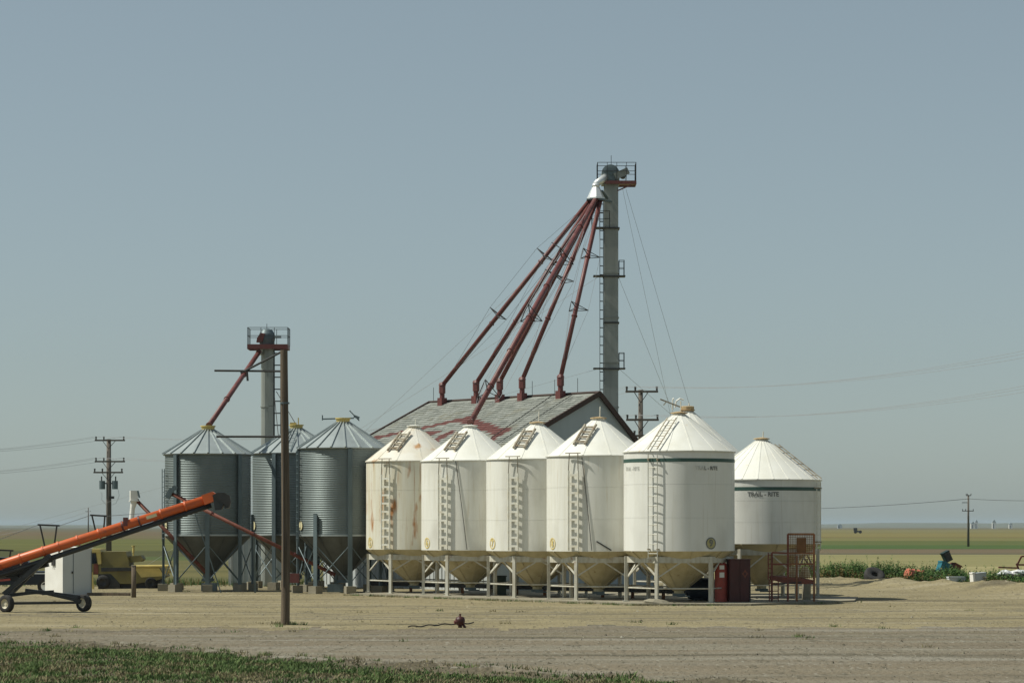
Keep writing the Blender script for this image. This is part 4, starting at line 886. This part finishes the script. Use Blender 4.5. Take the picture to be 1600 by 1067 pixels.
MB().lathe([(.345, -.52), (.375, -.52), (.375, -.46), (.345, -.46)], 22).build('drum_rim', M_dark, ba, True).matrix_basis = Mb
def heap(name, label, cat, x, d, parts):
    t = thing(name, label, cat, gp(x, d))
    for nm, m, c_, dm_, ry, rz in parts:
        M_ = Matrix.Translation(c_) @ Matrix.Rotation(rz, 4, 'Z') @ Matrix.Rotation(ry, 4, 'Y')
        mb = MB().box((0, 0, 0), dm_); k = .04
        for s_ in (-1, 1): mb.box((0, s_ * (dm_[1] / 2), dm_[2] / 2 - .03), (dm_[0] + k, .04, .07)); mb.box((s_ * dm_[0] / 2, 0, dm_[2] / 2 - .03), (.04, dm_[1] + k, .07))
        mb.build(nm, m, t).matrix_basis = M_
    return t
heap('timber_crate', 'dark timber crate half hidden by weeds beneath the teal tub', 'crate', 1482, 136.3, [('crate_body', M_wood, (0, 0, .28), (1.1, .7, .56), 0, .1)])
heap('scrap_crate', 'low rusty crate under the torn white sacks at the right edge', 'crate', 1583, 126.8, [('crate_body', M_rust, (0, 0, .32), (1.15, .6, .64), 0, .1)])
heap('teal_tub', 'teal blue plastic tub tilted in the junk heap', 'tub', 1474, 136, [('tub_shell', M_teal, (0, 0, .85), (.55, .5, .6), .35, .3)])
heap('dark_seat', 'dark green tilted seat back on top of the junk heap', 'seat', 1479, 136.2, [('seat_shell', M_dgreen, (0, 0, 1.45), (.38, .4, .55), -.45, .2), ('seat_pad', M_dark, (.06, -.2, 1.42), (.3, .08, .42), -.45, .2)])
heap('rust_bin', 'rusty orange box beside the teal tub in the junk heap', 'box', 1492, 136.4, [('box_shell', M_redf, (0, 0, .8), (.45, .4, .5), .4, .5)])
heap('grey_drum', 'grey sheet-metal tub half buried in weeds', 'tub', 1494, 129.5, [('tub_shell', M_ghut, (0, 0, .24), (.85, .5, .5), .0, .1)])
heap('white_crate', 'white and grey upright appliance box standing in the weeds', 'appliance', 1525, 127, [('appliance_body', M_ghut, (.18, 0, .33), (.55, .5, .65), -.08, .15), ('appliance_door', M_whut, (-.17, -.05, .33), (.12, .52, .66), -.08, .15)])
def bag(x, d, s_, z, label):
    c = gp(x, d, z); mb = MB(); n_ = 10; rr = random.Random(x)
    for j in range(7):
        for i in range(n_):
            a, b = 2 * PI * i / n_, PI * j / 6; k = s_ * (1 + rr.uniform(-.25, .25)); mb.v.append((k * math.cos(a) * math.sin(b) * 1.5, k * math.sin(a) * math.sin(b), k * math.cos(b) * .7 + s_ * .5))
    for j in range(6):
        for i in range(n_): mb.f.append((j * n_ + i, j * n_ + (i + 1) % n_, (j + 1) * n_ + (i + 1) % n_, (j + 1) * n_ + i)); mb.mi.append(0)
    o = mb.build('white_sack', M_bagw); o.location = c; tag(o, label, 'sack')
bag(1466, 134.6, .32, .12, 'crumpled white sack at the foot of the teal tub'); bag(1545, 127.6, .2, .0, 'small crumpled white sack right of the white appliance')
bag(1571, 126.8, .26, .58, 'crumpled white sack left of the rusty implement'); bag(1592, 126.8, .30, .58, 'large torn white sack nearest the right edge on the rusty crate')
c = gp(1596, 128.5); im = thing('rusty_implement', 'rusty farm implement frame standing in the weeds at the right edge', 'implement', c)
def il(x, y, dd=128.5): q = P(x, y, dd); return q - c
for a, b in (((1590, 881), (1596, 869)), ((1596, 869), (1616, 868)), ((1590, 882), (1620, 882)), ((1560, 886), (1592, 887)), ((1588, 880), (1600, 908)), ((1616, 868), (1612, 908))): bar('frame_bar', im, il(*a), il(*b), .08, .08, M_redf)
for x in (1578, 1598):
    MB().lathe([(.20, -.1), (.34, -.1), (.36, 0), (.34, .1), (.2, .1)], 18, split=False).build('wheel', M_rub, im, True).matrix_basis = Matrix.Translation((il(x, 900, 126.2).x, -2.0, .4)) @ Matrix.Rotation(R(80), 4, 'X')
MB().box((0.2, -1.6, .3), (1.0, .5, .4)).build('hopper_box', M_spout, im); MB().box((-.8, -1.5, .28), (.5, .4, .25)).build('gear_box', M_yell, im)

# ------------------------------------------------------------------ far farm buildings and machines
def farm(x, y, d, wd, h, label, m=M_whut):
    q = P(x, 0, d); t = thing('farm_building', label, 'building', (q.x, d, -.2), 'far farm buildings')
    MB().box((0, 0, h / 2), (wd, wd * .7, h)).build('wall', m, t)
    MB().prism([(-wd * .55, h), (wd * .55, h), (0, h * 1.45)], (0, -wd * .38, 0), (1, 0, 0), (0, 0, 1), (0, 1, 0), wd * .76).build('roof', M_galvr, t)
    MB().box((-wd * .2, -wd * .355, h * .4), (wd * .2, .1, h * .7)).build('door', M_dark, t)
farm(1520, 820, 3600, 6, 7, 'leftmost tiny white farm building right of the lone far pole'); farm(1525.5, 820, 3600, 4, 9, 'second tiny white farm building right of the lone far pole')
farm(1553, 820, 3600, 5, 9, 'tiny white farm building between the other far buildings'); farm(1579, 820, 3700, 5, 6, 'tiny white farm building nearest the right edge on the horizon', M_whut)
farm(1312, 822, 3900, 7, 5, 'tiny grey farm building on the horizon just right of the bins', M_ghut)
fm = thing('far_implement', 'tiny dark implement standing in the ripe crop right of the bins', 'implement', (P(1340, 0, 1150).x, 1150, -.15))
MB().box((0, 0, .9), (3.2, 1.5, .7)).build('frame', M_dark, fm); MB().box((-1.0, 0, 1.9), (1.6, 1.2, 1.2)).build('hopper', M_dark, fm)
for x in (-1.1, 1.1): MB().lathe([(0, -.2), (.7, -.2), (.7, .2), (0, .2)], 12).build('wheel', M_rub, fm).matrix_basis = Matrix.Translation((x, -.9, .7)) @ Matrix.Rotation(R(90), 4, 'X')

# ------------------------------------------------------------------ grass, weeds, stones
rg = random.Random(21)
GM = [mat('grass_green', (.11, .165, .055), (.14, .195, .065), .8, nscale=1.0, spec=.2), mat('grass_dark', (.06, .105, .032), (.08, .125, .038), .8, nscale=1.0, spec=.2), mat('grass_dry', (.25, .22, .125), (.19, .165, .09), .85, nscale=1.0, spec=.1)]
mb = MB(); cnt = 0
while cnt < 84000:
    X = rg.uniform(-17, 3.6); Y = rg.uniform(46.5, 67.5)
    ve = verge_edge(X) + .5 * fbm(X * .7, 2) + .7 * fbm(X * 1.6, Y * 1.6)
    if Y > ve + .35: continue
    if X < -Y * .255: continue
    pn = fbm(X * .45 + 9, Y * .3); pd_ = fbm(X * .9, Y * .55 + 40)
    dry = pd_ > .12 or (Y < verge_edge(X) - 5 and pd_ > -.15)
    edge_ = ve - Y
    if rg.random() > .25 + .75 * sstep(-.4, 1.6, edge_ + 1.2 * pn): continue
    if (pn < -.22 or pd_ > .32) and rg.random() < .72: continue
    h = (.070 + .11 * max(0, pn)) * rg.uniform(.5, 1.6) * (1.8 if rg.random() < .02 else 1); 
    if dry: h *= .75
    if ve - Y < .8: h *= .8
    k = 2 if (dry and rg.random() < .72) or rg.random() < .05 else (1 if rg.random() < .45 - .5 * pn else 0)
    z = gh(X, Y) - .01; a = rg.uniform(0, PI); wx, wy = .013 * math.cos(a), .013 * math.sin(a); bx0, by0 = rg.gauss(0, .45) * h, rg.gauss(0, .45) * h
    mb.add([(X - wx, Y - wy, z), (X + wx, Y + wy, z), (X + wx * .8 + bx0 * .4, Y + wy * .8 + by0 * .4, z + h * .6), (X - wx * .8 + bx0 * .4, Y - wy * .8 + by0 * .4, z + h * .6), (X + bx0, Y + by0, z + h)], [(0, 1, 2, 3), (3, 2, 4)], k); cnt += 1
stuff(mb.build('grass', GM), 'green and dry grass verge along the bottom edge', 'grass')
# weeds: leafy stalks behind the gravel edge
WM = [mat('weed_green', (.085, .155, .04), (.105, .175, .05), .75, nscale=1, spec=.2), mat('weed_dark', (.05, .105, .03), (.065, .125, .036), .8, nscale=1, spec=.2), mat('weed_dry', (.20, .16, .07), (.15, .12, .05), .85, nscale=1, spec=.1)]
mb = MB(); cnt = 0
while cnt < 5800:
    X = rg.uniform(14.5, 29); dep = rg.uniform(0, 1) ** 1.5 * 9; Y = yard_edge(X) + .6 + dep
    pn = fbm(X * .5, Y * .35 + 7)
    if pn < -.3 and X < 21 and rg.random() < .5: continue
    z = (gh(X, Y) if Y < 147 else -.2) - .03; z = max(z, -.22)
    H = (.5 + .5 * max(pn, -.25) + .4 * rg.random()) * (1.05 if X < 21 else 1.0)
    if dep < 1.2: H *= .55
    if rg.random() < .05: H *= 1.45
    H = max(.2, H); k = 2 if (dep < 1.0 and rg.random() < .45) or rg.random() < .04 else (0 if rg.random() < .55 else 1)
    lx, ly = rg.gauss(0, .10), rg.gauss(0, .10)
    mb.add([(X - .012, Y, z), (X + .012, Y, z), (X + lx * H, Y + ly * H, z + H)], [(0, 1, 2)], k)
    for i in range(int(16 + 14 * H)):
        t = rg.uniform(.1, 1.0); a = rg.uniform(0, 2 * PI); Lf = (.20 - .10 * t) * rg.uniform(.6, 1.3); c = Vector((X + lx * H * t, Y + ly * H * t, z + H * t))
        dv = Vector((math.cos(a), math.sin(a), rg.uniform(.1, .9))).normalized(); sv = dv.cross(Vector((0, 0, 1))).normalized() * Lf * .2
        mb.add([c, c + dv * Lf * .5 + sv, c + dv * Lf, c + dv * Lf * .5 - sv], [(0, 1, 2, 3)], k)
    cnt += 1
stuff(mb.build('weeds', WM), 'tall green weeds along the edge of the gravel yard', 'weeds')
# low ragged grass behind the yard on the left, around the harvester
mb = MB()
for i in range(9000):
    X = rg.uniform(-30, -9); Y = rg.uniform(128.5, 142)
    if fbm(X * .4, Y * .3) < -.1: continue
    h = rg.uniform(.15, .55); a = rg.uniform(0, PI); k = 2 if rg.random() < .35 else 1
    mb.add([(X - .03 * math.cos(a), Y - .03 * math.sin(a), -.25), (X + .03 * math.cos(a), Y + .03 * math.sin(a), -.25), (X + rg.gauss(0, .12), Y + rg.gauss(0, .12), -.2 + h)], [(0, 1, 2)], k)
stuff(mb.build('rough_grass', WM), 'rough dark grass behind the yellow harvester', 'grass')
# small tufts of weed sprouting from the gravel
mb = MB(); spots = [(P(445, 0, 79).x + rg.gauss(0, .35), 79 + rg.gauss(0, .5)) for _ in range(14)]
for _ in range(150):
    Y = rg.uniform(62, 128); X = rg.uniform(-.2, .2) * Y
    if Y > verge_edge(X) + 1 and fbm(X * .15 + 5, Y * .1) > .12 and abs(math.hypot((X - 3) / 1.5, (Y - 108))) > 13: spots.append((X, Y))
for _ in range(60): X = rg.uniform(-14, 2); spots.append((X, verge_edge(X) + rg.uniform(.3, 2.2)))
for _ in range(120):
    t = rg.random(); X, Y = (-7.3 + 12.2 * t, 113.2 - 14.6 * t) if rg.random() < .7 else (4.9 + 9 * t, 98.5 + 4.5 * t * t); spots.append((X + rg.gauss(0, .15), Y - rg.uniform(.05, .35)))
for X, Y in spots:
    k = rg.choice((0, 1, 2, 2))
    for _ in range(rg.randint(8, 22)):
        h = rg.uniform(.04, .14); x_, y_ = X + rg.gauss(0, .09), Y + rg.gauss(0, .09); z = gh(x_, y_) - .01
        mb.add([(x_ - .012, y_, z), (x_ + .012, y_, z), (x_ + rg.gauss(0, .05), y_ + rg.gauss(0, .05), z + h)], [(0, 1, 2)], k)
stuff(mb.build('gravel_tufts', GM), 'sparse small weed tufts sprouting from the gravel', 'weeds')
# loose stones
mb = MB(); SM = [mat('stone_tan', (.20, .18, .125), None, .9), mat('stone_brown', (.10, .088, .06), None, .9), mat('stone_pale', (.30, .28, .22), None, .9)]
for i in range(26000):
    Y = 47 + 95 * rg.random() ** 1.3; X = rg.uniform(-.24, .24) * Y
    if Y < verge_edge(X) + .3 or Y > 146 or (X > 17 and Y > yard_edge(X)): continue
    if X < -10 and Y > 132: continue
    near = math.exp(-((Y - verge_edge(X) - 1) / 1.6) ** 2)
    if rg.random() > .45 + .5 * near: continue
    s_ = rg.uniform(.008, .022) * (1 + 1.3 * (rg.random() < .02) + .6 * near); z = gh(X, Y)
    k = 1 if rg.random() < .5 else (2 if rg.random() < .12 else 0)
    p = [(X + s_ * rg.uniform(.7, 1.6), Y, z), (X, Y + s_ * rg.uniform(.7, 1.5), z), (X - s_ * rg.uniform(.7, 1.6), Y, z), (X, Y - s_ * rg.uniform(.7, 1.5), z), (X + rg.uniform(-.4, .4) * s_, Y, z + s_ * rg.uniform(.7, 1.3))]
    mb.add(p, [(0, 1, 4), (1, 2, 4), (2, 3, 4), (3, 0, 4)], k)
stuff(mb.build('loose_stones', SM), 'loose stones scattered over the gravel yard and road', 'stones')

# ------------------------------------------------------------------ haze
hz = MB().box((0, 5500, 11.6), (20000, 12500, 27.0)).build('haze', None)
hm = bpy.data.materials.new('haze_air'); hm.use_nodes = True; hn = hm.node_tree; hn.nodes.clear()
ho_ = hn.nodes.new('ShaderNodeOutputMaterial'); pv = hn.nodes.new('ShaderNodeVolumePrincipled')
pv.inputs['Color'].default_value = (.66, .84, .98, 1); pv.inputs['Density'].default_value = 5.0e-5; pv.inputs['Anisotropy'].default_value = .0
hn.links.new(pv.outputs[0], ho_.inputs['Volume'])
hz.data.materials.clear(); hz.data.materials.append(hm)
stuff(hz, 'thin pale haze over the distant fields', 'haze')
